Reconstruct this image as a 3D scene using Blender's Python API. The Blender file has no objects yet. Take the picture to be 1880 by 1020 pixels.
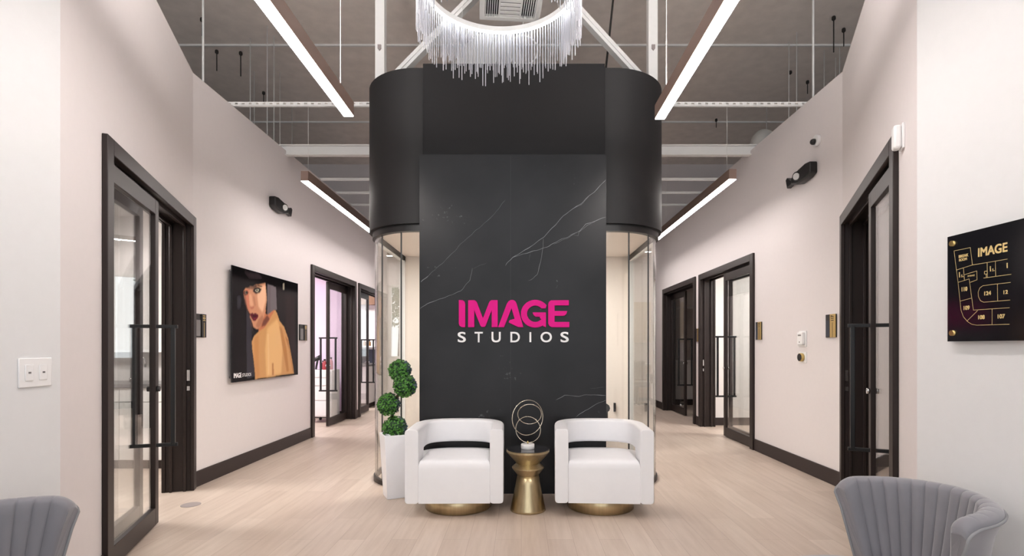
import bpy, bmesh, math, random
import numpy as np
from mathutils import Vector, Matrix, noise
random.seed(7)
C = bpy.context.scene.collection
SC = bpy.context.scene
PI = math.pi
# ------------------------------------------------------------------ camera
F = 970.0                      # focal length in pixels of the 1880 px frame
CAMH = 1.33
cd = bpy.data.cameras.new('camera'); cam = bpy.data.objects.new('camera', cd); C.objects.link(cam)
cam.location = (0, 0, CAMH); cam.rotation_euler = (PI/2, 0, 0)
cd.sensor_fit = 'HORIZONTAL'; cd.sensor_width = 36; cd.lens = F/1880*36
cd.shift_x = -17/1880; cd.shift_y = 127/1880; cd.clip_start = 0.05; cd.clip_end = 200
SC.camera = cam
VS = SC.view_settings
SC.display_settings.display_device = 'sRGB'
VS.view_transform = 'Standard'; VS.look = 'None'; VS.gamma = 1; VS.exposure = 0.28; VS.use_curve_mapping = False
# ------------------------------------------------------------------ daylight
W = bpy.data.worlds.new('daylight'); SC.world = W; W.use_nodes = True
bg = W.node_tree.nodes['Background']; bg.inputs[0].default_value = (0.92, 0.96, 1.0, 1); bg.inputs[1].default_value = 1.4
# strength of the room's lamps, and of the added panels and uplights
E_LINE = 36.0; E_RING = 13.0; E_FILL_PANEL = 32.0; E_FILL_UP = 85.0

# ------------------------------------------------------------------ helpers
def at(px, py, Y):             # a pixel of the photograph seen at depth Y -> point
    return Vector(((px-957)/F*Y, Y, CAMH+(637-py)/F*Y))

def lin(c):
    return tuple(((v/255)/12.92 if v/255 <= 0.04045 else ((v/255+0.055)/1.055)**2.4) for v in c)

def mat(name, col, rough=0.5, metal=0.0, noise_amt=0.0, noise_scale=20, bump=0.0, bump_scale=200, coat=0.0, emis=None, estr=0, spec=0.5, stretch=None):
    m = bpy.data.materials.new(name); m.use_nodes = True
    nt = m.node_tree; b = nt.nodes['Principled BSDF']
    b.inputs['Base Color'].default_value = (*col, 1); b.inputs['Roughness'].default_value = rough
    b.inputs['Metallic'].default_value = metal; b.inputs['Coat Weight'].default_value = coat
    b.inputs['Specular IOR Level'].default_value = spec
    if emis:
        b.inputs['Emission Color'].default_value = (*emis, 1); b.inputs['Emission Strength'].default_value = estr
    tc = nt.nodes.new('ShaderNodeTexCoord'); vec = tc.outputs['Object']
    if stretch:
        mp = nt.nodes.new('ShaderNodeMapping'); mp.inputs['Scale'].default_value = stretch
        nt.links.new(vec, mp.inputs[0]); vec = mp.outputs[0]
    n = nt.nodes.new('ShaderNodeTexNoise'); n.inputs['Scale'].default_value = noise_scale; n.inputs['Detail'].default_value = 4
    nt.links.new(vec, n.inputs['Vector'])
    mx = nt.nodes.new('ShaderNodeMix'); mx.data_type = 'RGBA'
    a = max(noise_amt, 0.02)
    mx.inputs[6].default_value = (*[max(0, c*(1-a)) for c in col], 1); mx.inputs[7].default_value = (*[min(1, c*(1+a)) for c in col], 1)
    nt.links.new(n.outputs[0], mx.inputs[0]); nt.links.new(mx.outputs[2], b.inputs['Base Color'])
    if bump:
        n2 = nt.nodes.new('ShaderNodeTexNoise'); n2.inputs['Scale'].default_value = bump_scale
        nt.links.new(vec, n2.inputs['Vector'])
        bp = nt.nodes.new('ShaderNodeBump'); bp.inputs['Strength'].default_value = bump; bp.inputs['Distance'].default_value = 0.01
        nt.links.new(n2.outputs[0], bp.inputs['Height']); nt.links.new(bp.outputs[0], b.inputs['Normal'])
    return m

def glass_mat(name, tint, ior=1.45):
    m = bpy.data.materials.new(name); m.use_nodes = True; nt = m.node_tree
    nt.nodes.remove(nt.nodes['Principled BSDF'])
    t = nt.nodes.new('ShaderNodeBsdfTransparent'); t.inputs[0].default_value = (*tint, 1)
    g = nt.nodes.new('ShaderNodeBsdfGlossy'); g.inputs['Roughness'].default_value = 0.01; g.inputs[0].default_value = (1, 1, 1, 1)
    f = nt.nodes.new('ShaderNodeFresnel'); f.inputs[0].default_value = ior
    ge = nt.nodes.new('ShaderNodeNewGeometry'); mi = nt.nodes.new('ShaderNodeMix'); mi.data_type = 'FLOAT'
    mi.inputs[2].default_value = ior; mi.inputs[3].default_value = 1/ior     # the same reflectance from both sides of the thin pane
    nt.links.new(ge.outputs['Backfacing'], mi.inputs[0]); nt.links.new(mi.outputs[0], f.inputs[0])
    x = nt.nodes.new('ShaderNodeMixShader')
    nt.links.new(f.outputs[0], x.inputs[0]); nt.links.new(t.outputs[0], x.inputs[1]); nt.links.new(g.outputs[0], x.inputs[2])
    nt.links.new(x.outputs[0], nt.nodes['Material Output'].inputs[0])
    return m

def emat(name, col, s):
    m = bpy.data.materials.new(name); m.use_nodes = True; nt = m.node_tree
    nt.nodes.remove(nt.nodes['Principled BSDF'])
    e = nt.nodes.new('ShaderNodeEmission'); e.inputs[0].default_value = (*col, 1); e.inputs[1].default_value = s
    nt.links.new(e.outputs[0], nt.nodes['Material Output'].inputs[0]); return m

def floor_mat():
    m = bpy.data.materials.new('oak_plank_floor'); m.use_nodes = True; nt = m.node_tree; b = nt.nodes['Principled BSDF']
    tc = nt.nodes.new('ShaderNodeTexCoord')
    mp = nt.nodes.new('ShaderNodeMapping'); mp.inputs['Rotation'].default_value = (0, 0, PI/2)
    nt.links.new(tc.outputs['Object'], mp.inputs[0])
    br = nt.nodes.new('ShaderNodeTexBrick'); br.offset = 0.37; br.inputs['Scale'].default_value = 1
    br.inputs['Brick Width'].default_value = 1.22; br.inputs['Row Height'].default_value = 0.18
    br.inputs['Mortar Size'].default_value = 0.0012; br.inputs['Mortar Smooth'].default_value = 0.3
    br.inputs['Color1'].default_value = (*lin((202, 187, 174)), 1); br.inputs['Color2'].default_value = (*lin((190, 174, 161)), 1)
    br.inputs['Mortar'].default_value = (*lin((160, 143, 130)), 1)
    nt.links.new(mp.outputs[0], br.inputs[0])
    mp2 = nt.nodes.new('ShaderNodeMapping'); mp2.inputs['Scale'].default_value = (14, 1.1, 1)
    nt.links.new(tc.outputs['Object'], mp2.inputs[0])
    n = nt.nodes.new('ShaderNodeTexNoise'); n.inputs['Scale'].default_value = 1.6; n.inputs['Detail'].default_value = 6; n.inputs['Roughness'].default_value = 0.6
    nt.links.new(mp2.outputs[0], n.inputs[0])
    cr = nt.nodes.new('ShaderNodeValToRGB'); cr.color_ramp.elements[0].position = 0.3; cr.color_ramp.elements[0].color = (0.83, 0.8, 0.78, 1)
    cr.color_ramp.elements[1].position = 0.62; cr.color_ramp.elements[1].color = (1, 1, 1, 1)
    nt.links.new(n.outputs[0], cr.inputs[0])
    mx = nt.nodes.new('ShaderNodeMix'); mx.data_type = 'RGBA'; mx.blend_type = 'MULTIPLY'; mx.inputs[0].default_value = 0.8
    nt.links.new(br.outputs[0], mx.inputs[6]); nt.links.new(cr.outputs[0], mx.inputs[7])
    nt.links.new(mx.outputs[2], b.inputs['Base Color']); b.inputs['Roughness'].default_value = 0.38
    b.inputs['Specular IOR Level'].default_value = 0.4
    return m

def stone_mat():
    m = bpy.data.materials.new('black_marble'); m.use_nodes = True; nt = m.node_tree; b = nt.nodes['Principled BSDF']
    tc = nt.nodes.new('ShaderNodeTexCoord')
    n = nt.nodes.new('ShaderNodeTexNoise'); n.inputs['Scale'].default_value = 1.7; n.inputs['Detail'].default_value = 6
    nt.links.new(tc.outputs['Object'], n.inputs[0])
    cr = nt.nodes.new('ShaderNodeValToRGB'); cr.color_ramp.elements[0].position = 0.3; cr.color_ramp.elements[0].color = (0.008, 0.008, 0.009, 1)
    cr.color_ramp.elements[1].position = 0.7; cr.color_ramp.elements[1].color = (0.018, 0.018, 0.020, 1)
    nt.links.new(n.outputs[0], cr.inputs[0])
    n2 = nt.nodes.new('ShaderNodeTexNoise'); n2.inputs['Scale'].default_value = 26; n2.inputs['Detail'].default_value = 3
    nt.links.new(tc.outputs['Object'], n2.inputs[0])
    n3 = nt.nodes.new('ShaderNodeTexNoise'); n3.inputs['Scale'].default_value = 2.3
    nt.links.new(tc.outputs['Object'], n3.inputs[0])
    mm = nt.nodes.new('ShaderNodeMath'); mm.operation = 'MULTIPLY'
    nt.links.new(n2.outputs[0], mm.inputs[0]); nt.links.new(n3.outputs[0], mm.inputs[1])
    cr2 = nt.nodes.new('ShaderNodeValToRGB'); cr2.color_ramp.elements[0].position = 0.41; cr2.color_ramp.elements[0].color = (0, 0, 0, 1)
    cr2.color_ramp.elements[1].position = 0.5; cr2.color_ramp.elements[1].color = (0.10, 0.10, 0.105, 1)
    nt.links.new(mm.outputs[0], cr2.inputs[0])
    ad = nt.nodes.new('ShaderNodeMix'); ad.data_type = 'RGBA'; ad.blend_type = 'ADD'; ad.inputs[0].default_value = 1
    nt.links.new(cr.outputs[0], ad.inputs[6]); nt.links.new(cr2.outputs[0], ad.inputs[7])
    nt.links.new(ad.outputs[2], b.inputs['Base Color']); b.inputs['Roughness'].default_value = 0.30; b.inputs['Specular IOR Level'].default_value = 0.3
    return m

M = {}
M['wall'] = mat('warm_white_wall_paint', lin((226, 220, 220)), 0.75, bump=0.05, bump_scale=300)
M['wall_front'] = mat('cool_white_wall_paint', lin((226, 227, 228)), 0.75, bump=0.05, bump_scale=300)
M['studio_wall'] = mat('studio_wall_paint', lin((226, 222, 220)), 0.75)
M['pink_wall'] = mat('lilac_wall_paint', lin((224, 204, 226)), 0.75)
M['cream'] = mat('cream_paint', lin((236, 226, 216)), 0.7)
M['floor'] = floor_mat()
M['deck'] = mat('roof_deck', lin((236, 228, 221)), 0.9, noise_amt=0.14, noise_scale=5, bump=0.15, bump_scale=60)
M['dark_outer'] = mat('unpainted_upper_wall', lin((120, 112, 108)), 0.9, noise_amt=0.1)
M['bronze'] = mat('dark_bronze_trim', lin((40, 31, 29)), 0.42, noise_amt=0.08, noise_scale=4, spec=0.35)
M['base'] = mat('dark_brown_baseboard', lin((40, 28, 27)), 0.5, noise_amt=0.1)
M['black_metal'] = mat('black_metal', lin((24, 25, 27)), 0.4)
M['charcoal'] = mat('charcoal_paint', lin((28, 28, 30)), 0.6, noise_amt=0.04, noise_scale=3)
M['charcoal2'] = mat('charcoal_panel_paint', lin((24, 24, 26)), 0.7, spec=0.35, noise_amt=0.04, noise_scale=2)
M['stone'] = stone_mat()
M['vein'] = mat('white_vein', lin((132, 134, 138)), 0.35, noise_amt=0.45, noise_scale=8)
M['faint_vein'] = mat('faint_vein', lin((88, 90, 94)), 0.35, noise_amt=0.4, noise_scale=8)
M['seam'] = mat('slab_seam', lin((44, 44, 46)), 0.4)
M['glass'] = glass_mat('clear_glass', (0.965, 0.975, 0.97))
M['curved_glass'] = glass_mat('curved_clear_glass', (0.96, 0.965, 0.96))
M['white_leather'] = mat('white_upholstery', lin((238, 238, 240)), 0.45, bump=0.04, bump_scale=400)
M['gold'] = mat('brushed_gold', lin((196, 178, 142)), 0.3, 1.0, noise_amt=0.22, noise_scale=9, stretch=(6, 6, 0.15))
M['gold_trim'] = mat('gold_trim', lin((208, 182, 120)), 0.3, 1.0)
M['gold_print'] = mat('gold_print', lin((222, 196, 134)), 0.45)
M['champagne'] = mat('champagne_wire', lin((214, 206, 188)), 0.25, 0.8)
M['dark_top'] = mat('dark_glass_top', lin((40, 36, 38)), 0.08, spec=0.8)
M['marble'] = mat('white_marble', lin((236, 234, 232)), 0.3, noise_amt=0.06)
M['white_plastic'] = mat('white_plastic', lin((240, 240, 240)), 0.4)
M['white_steel'] = mat('white_painted_steel', lin((232, 232, 230)), 0.5, noise_amt=0.03)
M['black_plastic'] = mat('black_plastic', lin((18, 18, 19)), 0.35)
M['lens'] = mat('lamp_lens', lin((220, 220, 220)), 0.2)
M['planter'] = mat('white_planter', lin((240, 241, 245)), 0.3)
M['pebble'] = mat('white_pebbles', lin((225, 228, 232)), 0.7, noise_amt=0.1, noise_scale=60)
M['trunk'] = mat('brown_stem', lin((70, 52, 40)), 0.8, noise_amt=0.2)
M['velvet'] = mat('grey_velvet', lin((122, 121, 128)), 0.65, noise_amt=0.10, noise_scale=9, bump=0.06, bump_scale=500)
M['velvet'].node_tree.nodes['Principled BSDF'].inputs['Sheen Weight'].default_value = 0.5
M['piping'] = mat('grey_piping', lin((140, 141, 144)), 0.6)
M['pink'] = mat('pink_sign_letter', lin((218, 16, 134)), 0.5, spec=0.2)
M['white_sign'] = mat('white_sign_letter', lin((244, 244, 244)), 0.4)
M['sign_black'] = mat('black_acrylic', lin((22, 22, 26)), 0.12, noise_amt=0.15, noise_scale=80)
M['panel_white'] = mat('white_cabinet', lin((232, 231, 230)), 0.4)
M['beige_cab'] = mat('beige_cabinet', lin((206, 192, 172)), 0.5, noise_amt=0.05)
M['wood'] = mat('brown_wood', lin((120, 86, 62)), 0.5, noise_amt=0.15)
M['counter'] = mat('grey_counter', lin((122, 120, 120)), 0.3, noise_amt=0.1)
M['chrome'] = mat('chrome', (0.6, 0.6, 0.6), 0.15, 1.0)
M['navy'] = mat('dark_navy_panel', lin((45, 52, 66)), 0.5)
M['amber'] = mat('amber_bottle', lin((150, 110, 70)), 0.3)
M['floor_plate'] = mat('grey_floor_plate', lin((150, 140, 138)), 0.5)
M['rod_glass'] = mat('frosted_rod', lin((196, 198, 206)), 0.18)
M['duct'] = mat('duct_wrap', lin((205, 204, 200)), 0.7, noise_amt=0.08, noise_scale=12, bump=0.3, bump_scale=25)
M['lamp_body'] = mat('bronze_lamp_body', lin((140, 118, 108)), 0.45)
M['fence'] = mat('grey_mullion', lin((120, 128, 140)), 0.5)
M['dark_void'] = mat('dark_slot', lin((14, 14, 15)), 0.8)
M['wire'] = mat('hanger_wire', lin((225, 224, 220)), 0.5)
M['dark_wire'] = mat('dark_hanger', lin((40, 36, 34)), 0.7)
M['lit_line'] = emat('warm_led_diffuser', (1.0, 0.92, 0.88), E_LINE)
M['fill_up'] = emat('warm_added_uplight', (1.0, 0.93, 0.89), E_FILL_UP)
M['lit_ring'] = emat('white_led_strip', (0.96, 0.97, 1.0), E_RING)
M['fill_panel'] = emat('white_fill_panel', (1.0, 0.96, 0.92), E_FILL_PANEL)
M['fill_vest'] = emat('vestibule_fill_panel', (1.0, 0.94, 0.88), 38.0)
M['leafA'] = mat('leaf_green', lin((78, 138, 50)), 0.55, noise_amt=0.3, noise_scale=60)
M['leafB'] = mat('leaf_dark_green', lin((30, 66, 34)), 0.55, noise_amt=0.3, noise_scale=60)
M['leaf_shade'] = mat('leaf_bluish_shade', lin((70, 88, 98)), 0.55, noise_amt=0.3, noise_scale=60)
M['leaf_out'] = mat('tree_leaves', lin((110, 128, 96)), 0.8, noise_amt=0.3, noise_scale=3)
M['pavement'] = mat('pavement', lin((170, 170, 168)), 0.9)
M['red'] = mat('red_bottle', lin((160, 60, 66)), 0.4)
M['skin_pink'] = mat('pink_bottle', lin((210, 150, 160)), 0.4)

class MB:
    def __init__(s): s.v = []; s.f = []; s.m = []; s.s = []
    def add(s, vs, fs, mi=0, smooth=False):
        o = len(s.v); s.v += [tuple(p) for p in vs]
        for f in fs: s.f.append([i+o for i in f]); s.m.append(mi); s.s.append(smooth)
        return s
    def box(s, x0, x1, y0, y1, z0, z1, mi=0, mtx=None):
        vs = [Vector((x, y, z)) for z in (z0, z1) for y in (y0, y1) for x in (x0, x1)]
        if mtx: vs = [mtx @ v for v in vs]
        return s.add(vs, [(0, 2, 3, 1), (4, 5, 7, 6), (0, 1, 5, 4), (2, 6, 7, 3), (0, 4, 6, 2), (1, 3, 7, 5)], mi)
    def prism(s, pts, z0, z1, mi=0, f=lambda x, y, z: (x, y, z), smooth=False):
        n = len(pts); vs = [f(x, y, z0) for x, y in pts]+[f(x, y, z1) for x, y in pts]
        s.add(vs, [tuple(range(n))[::-1], tuple(range(n, 2*n))], mi)
        o = len(s.v)-2*n
        for i in range(n):
            j = (i+1) % n; s.f.append([o+i, o+j, o+n+j, o+n+i]); s.m.append(mi); s.s.append(smooth)
        return s
    def tube(s, pts, r, n=8, mi=0, closed=False, smooth=True):
        pts = [Vector(p) for p in pts]; k = len(pts); vs = []
        rr = r if isinstance(r, (list, tuple)) else [r]*k
        up = Vector((0, 0, 1)); prev = None
        for i, p in enumerate(pts):
            a = pts[(i-1) % k] if (closed or i > 0) else p; b = pts[(i+1) % k] if (closed or i < k-1) else p
            t = (b-a).normalized()
            if prev is None:
                prev = t.orthogonal() if abs(t.z) > 0.95 else t.cross(up).normalized()
            x = (prev - t*prev.dot(t)).normalized(); y = t.cross(x); prev = x
            for j in range(n):
                an = 2*PI*j/n; vs.append(p + x*math.cos(an)*rr[i] + y*math.sin(an)*rr[i])
        fs = []
        for i in range(k if closed else k-1):
            i2 = (i+1) % k
            for j in range(n): fs.append((i*n+j, i*n+(j+1) % n, i2*n+(j+1) % n, i2*n+j))
        s.add(vs, fs, mi, smooth)
        if not closed:
            o = len(s.v)-len(vs)
            s.f.append([o+j for j in range(n)][::-1]); s.m.append(mi); s.s.append(False)
            s.f.append([o+(k-1)*n+j for j in range(n)]); s.m.append(mi); s.s.append(False)
        return s
    def lathe(s, prof, n=40, c=(0, 0, 0), mi=0, smooth=True, mtx=None):
        k = len(prof); vs = []
        for r, z in prof:
            for j in range(n):
                a = 2*PI*j/n; p = Vector((c[0]+r*math.cos(a), c[1]+r*math.sin(a), c[2]+z)); vs.append(mtx @ p if mtx else p)
        fs = [(i*n+j, i*n+(j+1) % n, (i+1)*n+(j+1) % n, (i+1)*n+j) for i in range(k-1) for j in range(n)]
        s.add(vs, fs, mi, smooth); o = len(s.v)-len(vs)
        s.f.append([o+j for j in range(n)][::-1]); s.m.append(mi); s.s.append(False)
        s.f.append([o+(k-1)*n+j for j in range(n)]); s.m.append(mi); s.s.append(False)
        return s
    def build(s, name, mats, parent=None, bevel=0, seg=2, autosmooth=False, recalc=True, loc=None, rotz=0):
        me = bpy.data.meshes.new(name); me.from_pydata(s.v, [], s.f)
        for p, mi, sm in zip(me.polygons, s.m, s.s): p.material_index = mi; p.use_smooth = sm
        for m in (mats if isinstance(mats, (list, tuple)) else [mats]): me.materials.append(m)
        if recalc:
            b = bmesh.new(); b.from_mesh(me); bmesh.ops.recalc_face_normals(b, faces=b.faces); b.to_mesh(me); b.free()
        me.update()
        o = bpy.data.objects.new(name, me); C.objects.link(o)
        if parent: o.parent = parent
        if loc: o.location = loc
        if rotz: o.rotation_euler.z = rotz
        if bevel:
            md = o.modifiers.new('bevel', 'BEVEL'); md.width = bevel; md.segments = seg; md.limit_method = 'ANGLE'; md.angle_limit = math.radians(40)
            md.harden_normals = False
            for p in me.polygons: p.use_smooth = True
            try: me.set_sharp_from_angle(angle=math.radians(50))
            except Exception: pass
        elif autosmooth:
            for p in me.polygons: p.use_smooth = True
            me.set_sharp_from_angle(angle=math.radians(40))
        return o

def tag(o, label, cat, group=None, kind=None):
    o['label'] = label; o['category'] = cat
    if group: o['group'] = group
    if kind: o['kind'] = kind
    return o
def thing(name, label, cat, loc=(0, 0, 0), rotz=0, group=None):
    o = bpy.data.objects.new(name, None); C.objects.link(o); o.location = loc; o.rotation_euler.z = rotz
    o.empty_display_size = 0.1
    return tag(o, label, cat, group)
def struct(o): o['kind'] = 'structure'; return o
def empty_struct(name, loc=(0, 0, 0), rotz=0):
    o = bpy.data.objects.new(name, None); C.objects.link(o); o.location = loc; o.rotation_euler.z = rotz; return struct(o)
def copy_tree(o, parent=None, label=None, group=None):
    c = o.copy(); C.objects.link(c)
    if parent: c.parent = parent
    if label: c['label'] = label
    if group: c['group'] = group
    for ch in list(o.children): copy_tree(ch, c)
    return c

def text_mesh(s, mb, org, ux, uz, w=None, h=None, depth=0.002, mi=0, bold=0.0, center=False):
    """adds the text to mb: org = lower left corner, ux = reading direction, uz = up; outward = ux x uz"""
    cu = bpy.data.curves.new('t', 'FONT'); cu.body = s; cu.size = 1; 
    cu.resolution_u = 6
    ob = bpy.data.objects.new('t', cu); C.objects.link(ob)
    dg = bpy.context.evaluated_depsgraph_get(); me = bpy.data.meshes.new_from_object(ob.evaluated_get(dg))
    C.objects.unlink(ob); bpy.data.objects.remove(ob); bpy.data.curves.remove(cu)
    vs = [v.co.copy() for v in me.vertices]
    x0 = min(v.x for v in vs); x1 = max(v.x for v in vs); y0 = min(v.y for v in vs); y1 = max(v.y for v in vs)
    sy = h/(y1-y0) if h else w/(x1-x0); sx = w/(x1-x0) if w else sy
    ux = Vector(ux).normalized(); uz = Vector(uz).normalized(); out = ux.cross(uz); org = Vector(org)
    off = (x1-x0)*sx/2 if center else 0
    P = lambda v, d: org + ux*((v.x-x0)*sx-off) + uz*((v.y-y0)*sy) + out*d
    fs = [tuple(p.vertices) for p in me.polygons]
    n = len(vs)
    cnt = {}
    for f in fs:
        for i in range(len(f)):
            a, b = f[i], f[(i+1) % len(f)]; cnt[(a, b)] = 1
    sides = [(a, b) for (a, b) in cnt if (b, a) not in cnt]
    shifts = [(0, 0)] if not bold else [(i*bold*sx/2, j*bold*sy/2) for i in (-1, 0, 1) for j in (-1, 0, 1)]
    for si, (dx, dz) in enumerate(shifts):      # heavier strokes
        e = depth*(1-0.02*si)
        allv = [P(v, e)+ux*dx+uz*dz for v in vs] + [P(v, 0)+ux*dx+uz*dz for v in vs]
        mb.add(allv, [f for f in fs] + [(b, a, a+n, b+n) for a, b in sides], mi)
    bpy.data.meshes.remove(me)

# ================================================================== SETTING
WT = 0.20   # wall thickness
WH = 3.92   # wall height
XL, XR = -3.10, 3.02

fl = struct(MB().box(-8, 8, -3.2, 13.6, -0.1, 0).build('floor', M['floor']))
ck = struct(MB().box(-8, 8, -3.2, 13.8, 6.0, 6.1).build('ceiling', M['deck']))
# outer shell
struct(MB().box(-8.2, -8, -3.2, 13.8, -0.1, 6.1).build('wall_left', M['dark_outer']))
struct(MB().box(8, 8.2, -3.2, 13.8, -0.1, 6.1).build('wall_right', M['dark_outer']))
# roof deck seams
def seam(y):
    return MB().box(-8, 8, y-0.018, y+0.018, 5.975, 6.0)
for i, y in enumerate((4.67*F/(637-82), 4.67*F/(637-223))):
    struct(seam(y).build('trim_%d' % (i+1), M['white_steel']))

def wall_with_holes(name, P0, P1, side, holes, m, h=WH, t=WT, z0=0):
    """wall face runs P0->P1; body lies behind it. side=-1: corridor is right of travel for left-hand walls"""
    P0 = Vector(P0); P1 = Vector(P1); L = (P1-P0).length; ang = math.atan2(P1.y-P0.y, P1.x-P0.x)
    mb = MB(); v0, v1 = (0, t) if side < 0 else (-t, 0)   # local y: body side
    xs = 0.0
    for (a, b, hh) in sorted(holes):
        mb.box(xs, a, v0, v1, z0, h); mb.box(a, b, v0, v1, hh, h); xs = b
    mb.box(xs, L, v0, v1, z0, h)
    o = mb.build(name, m, loc=(P0.x, P0.y, 0), rotz=ang)
    return struct(o), ang, L

DW = 2.10; DH = 2.55
# left-hand angled wall A and straight wall B ; local x runs away from the camera
LA0 = Vector((-2.225, 2.55)); LA1 = Vector((-3.10, 4.99)); LB1 = Vector((XL, 12.2))
LA1 = Vector((XL, 2.55+ (3.10-2.225)/0.3586))
RA0 = Vector((2.0, 2.67)); RA1 = Vector((XR, 2.67+(XR-2.0)/0.4438)); RB1 = Vector((XR, 12.3))

doors = []
def door(n, P0, ang, u0, side, leaf_near, dw=DW, inset=0.03, leaf_w=None, rear=0):
    """door frame opening [u0,u0+dw] on a wall frame at P0 with angle; leaf_near: leaf covers the near half"""
    root = empty_struct('door_%d' % n, (P0.x, P0.y, 0), ang)
    s = -1 if side < 0 else 1          # corridor = local y * s
    def Y(a, b): return (min(a*s, b*s), max(a*s, b*s))
    cw = 0.095; a, b = u0, u0+dw
    fr = MB()
    for (y0, y1) in (Y(0, 0.03), Y(-WT-0.03, -WT)):
        fr.box(a, a+cw, y0, y1, 0, DH); fr.box(b-cw, b, y0, y1, 0, DH); fr.box(a+cw, b-cw, y0, y1, DH-cw, DH)
    y0, y1 = Y(-WT, 0)
    fr.box(a+0.03, a+cw-0.01, y0, y1, 0, DH-0.03); fr.box(b-cw+0.01, b-0.03, y0, y1, 0, DH-0.03); fr.box(a+cw-0.01, b-cw+0.01, y0, y1, DH-cw+0.015, DH-0.03)
    # stop beads on the jambs
    for c in (-0.045, -0.155):
        y0, y1 = Y(c-0.012, c+0.012)
        fr.box(a+cw-0.01, a+cw+0.015, y0, y1, 0, DH-cw); fr.box(b-cw-0.015, b-cw+0.01, y0, y1, 0, DH-cw); fr.box(a+cw, b-cw, y0, y1, DH-cw-0.02, DH-cw+0.02)
    fr.build('door_frame', M['bronze'], root, bevel=0.004)
    lw = leaf_w or (dw-2*cw)/2+0.02
    la, lb = (a+0.025, a+0.025+lw) if leaf_near else (b-cw+0.02-lw, b-cw+0.02)
    zt = DH-cw-0.03; st = 0.075
    y0, y1 = Y(-inset-0.02, -inset+0.02)
    lf = MB()
    lf.box(la, la+st, y0, y1, 0.012, zt); lf.box(lb-st, lb, y0, y1, 0.012, zt)
    lf.box(la+st, lb-st, y0, y1, 0.012, 0.14); lf.box(la+st, lb-st, y0, y1, zt-0.11, zt)
    leaf = lf.build('door_leaf', M['bronze'], root, bevel=0.003)
    g = MB().box(la+st-0.005, lb-st+0.005, *Y(-inset-0.004, -inset+0.004), 0.135, zt-0.105).build('glass_pane', M['glass'], leaf)
    # pull handle through the free stile
    hu = (lb-0.045) if leaf_near else (la+0.045)
    h = MB()
    for z in (0.60, 1.485):
        y0, y1 = Y(-inset-0.155, -inset+0.155); h.box(hu-0.011, hu+0.011, y0, y1, z-0.013, z+0.013)
    for c in (-0.125, 0.125):
        y0, y1 = Y(-inset+c-0.014, -inset+c+0.014); h.box(hu-0.014, hu+0.014, y0, y1, 0.60, 1.485)
    h.build('pull_handle', M['black_metal'], leaf, bevel=0.003)
    lk = MB()
    for c in (-0.04, 0.04):
        lk.tube([(hu, (-inset+c*0.5)*s, 1.02), (hu, (-inset+c)*s, 1.02)], 0.02, 14)
    lk.build('door_lock', M['chrome'] if n != 1 else M['black_metal'], leaf)
    if rear:      # second leaf stacked behind the first
        ra, rb = la+rear, lb+rear; y0, y1 = Y(-0.165, -0.125); q = MB()
        q.box(ra, ra+st, y0, y1, 0.012, zt); q.box(rb-st, rb, y0, y1, 0.012, zt); q.box(ra+st, rb-st, y0, y1, 0.012, 0.14); q.box(ra+st, rb-st, y0, y1, zt-0.11, zt)
        rl = q.build('door_leaf', M['bronze'], root, bevel=0.003)
        MB().box(ra+st-0.005, rb-st+0.005, *Y(-0.149, -0.141), 0.135, zt-0.105).build('glass_pane', M['glass'], rl)
    # strike plates in the opposite jamb
    ju = (b-cw-0.002) if leaf_near else (a+cw+0.002)
    sp = MB(); y0, y1 = Y(-inset-0.012, -inset+0.012)
    sp.box(ju-0.003, ju+0.003, y0, y1, 1.02, 1.12); sp.box(ju-0.003, ju+0.003, y0, y1, 0.93, 0.97)
    sp.build('strike_plate', M['chrome'], root)
    return root

# positions of the casings along each wall (depths measured in the photo)
def ula(y): return (y-LA0.y)/math.cos(math.atan(0.3586))
def ura(y): return (y-RA0.y)/math.cos(math.atan(0.4438))
hole = lambda a: (a+0.03, a+DW-0.03, DH-0.03)
uLA = ula(3.007); uRA = ura(3.007)
_, angLA, LLA = wall_with_holes('wall_left_angled', LA0, LA1, -1, [hole(uLA)], M['wall'])
_, angLB, LLB = wall_with_holes('wall_left_corridor', LA1, LB1, -1, [hole(7.77-LA1.y), hole(10.03-LA1.y)], M['wall'])
_, angRA, LRA = wall_with_holes('wall_right_angled', RA0, RA1, 1, [hole(uRA)], M['wall'])
_, angRB, LRB = wall_with_holes('wall_right_corridor', RA1, RB1, 1, [hole(6.83-RA1.y), hole(9.12-RA1.y)], M['wall'])
door(1, LA0, angLA, uLA, -1, True, leaf_w=1.01, inset=0.015, rear=0.11)
door(2, LA1, angLB, 7.77-LA1.y, -1, False, inset=0.14)
door(3, LA1, angLB, 10.03-LA1.y, -1, True, inset=0.10)
door(4, RA0, angRA, uRA, 1, True, leaf_w=0.83, inset=0.015)
door(5, RA1, angRB, 6.83-RA1.y, 1, True, leaf_w=1.06, rear=0.11)
door(6, RA1, angRB, 9.12-RA1.y, 1, False, inset=0.15)
# walls beside the camera
struct(MB().box(-2.225-WT, -2.225, -3.2, 2.55, 0, WH).build('wall_left_front', M['wall_front']))
# right one leans out very slightly
rf = MB().box(0, 6, -WT, 0, 0, WH)
struct(rf.build('wall_right_front', M['wall_front'], loc=(2.0+6*math.sin(0.035), 2.67-6*math.cos(0.035), 0), rotz=PI/2+0.035))
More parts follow.
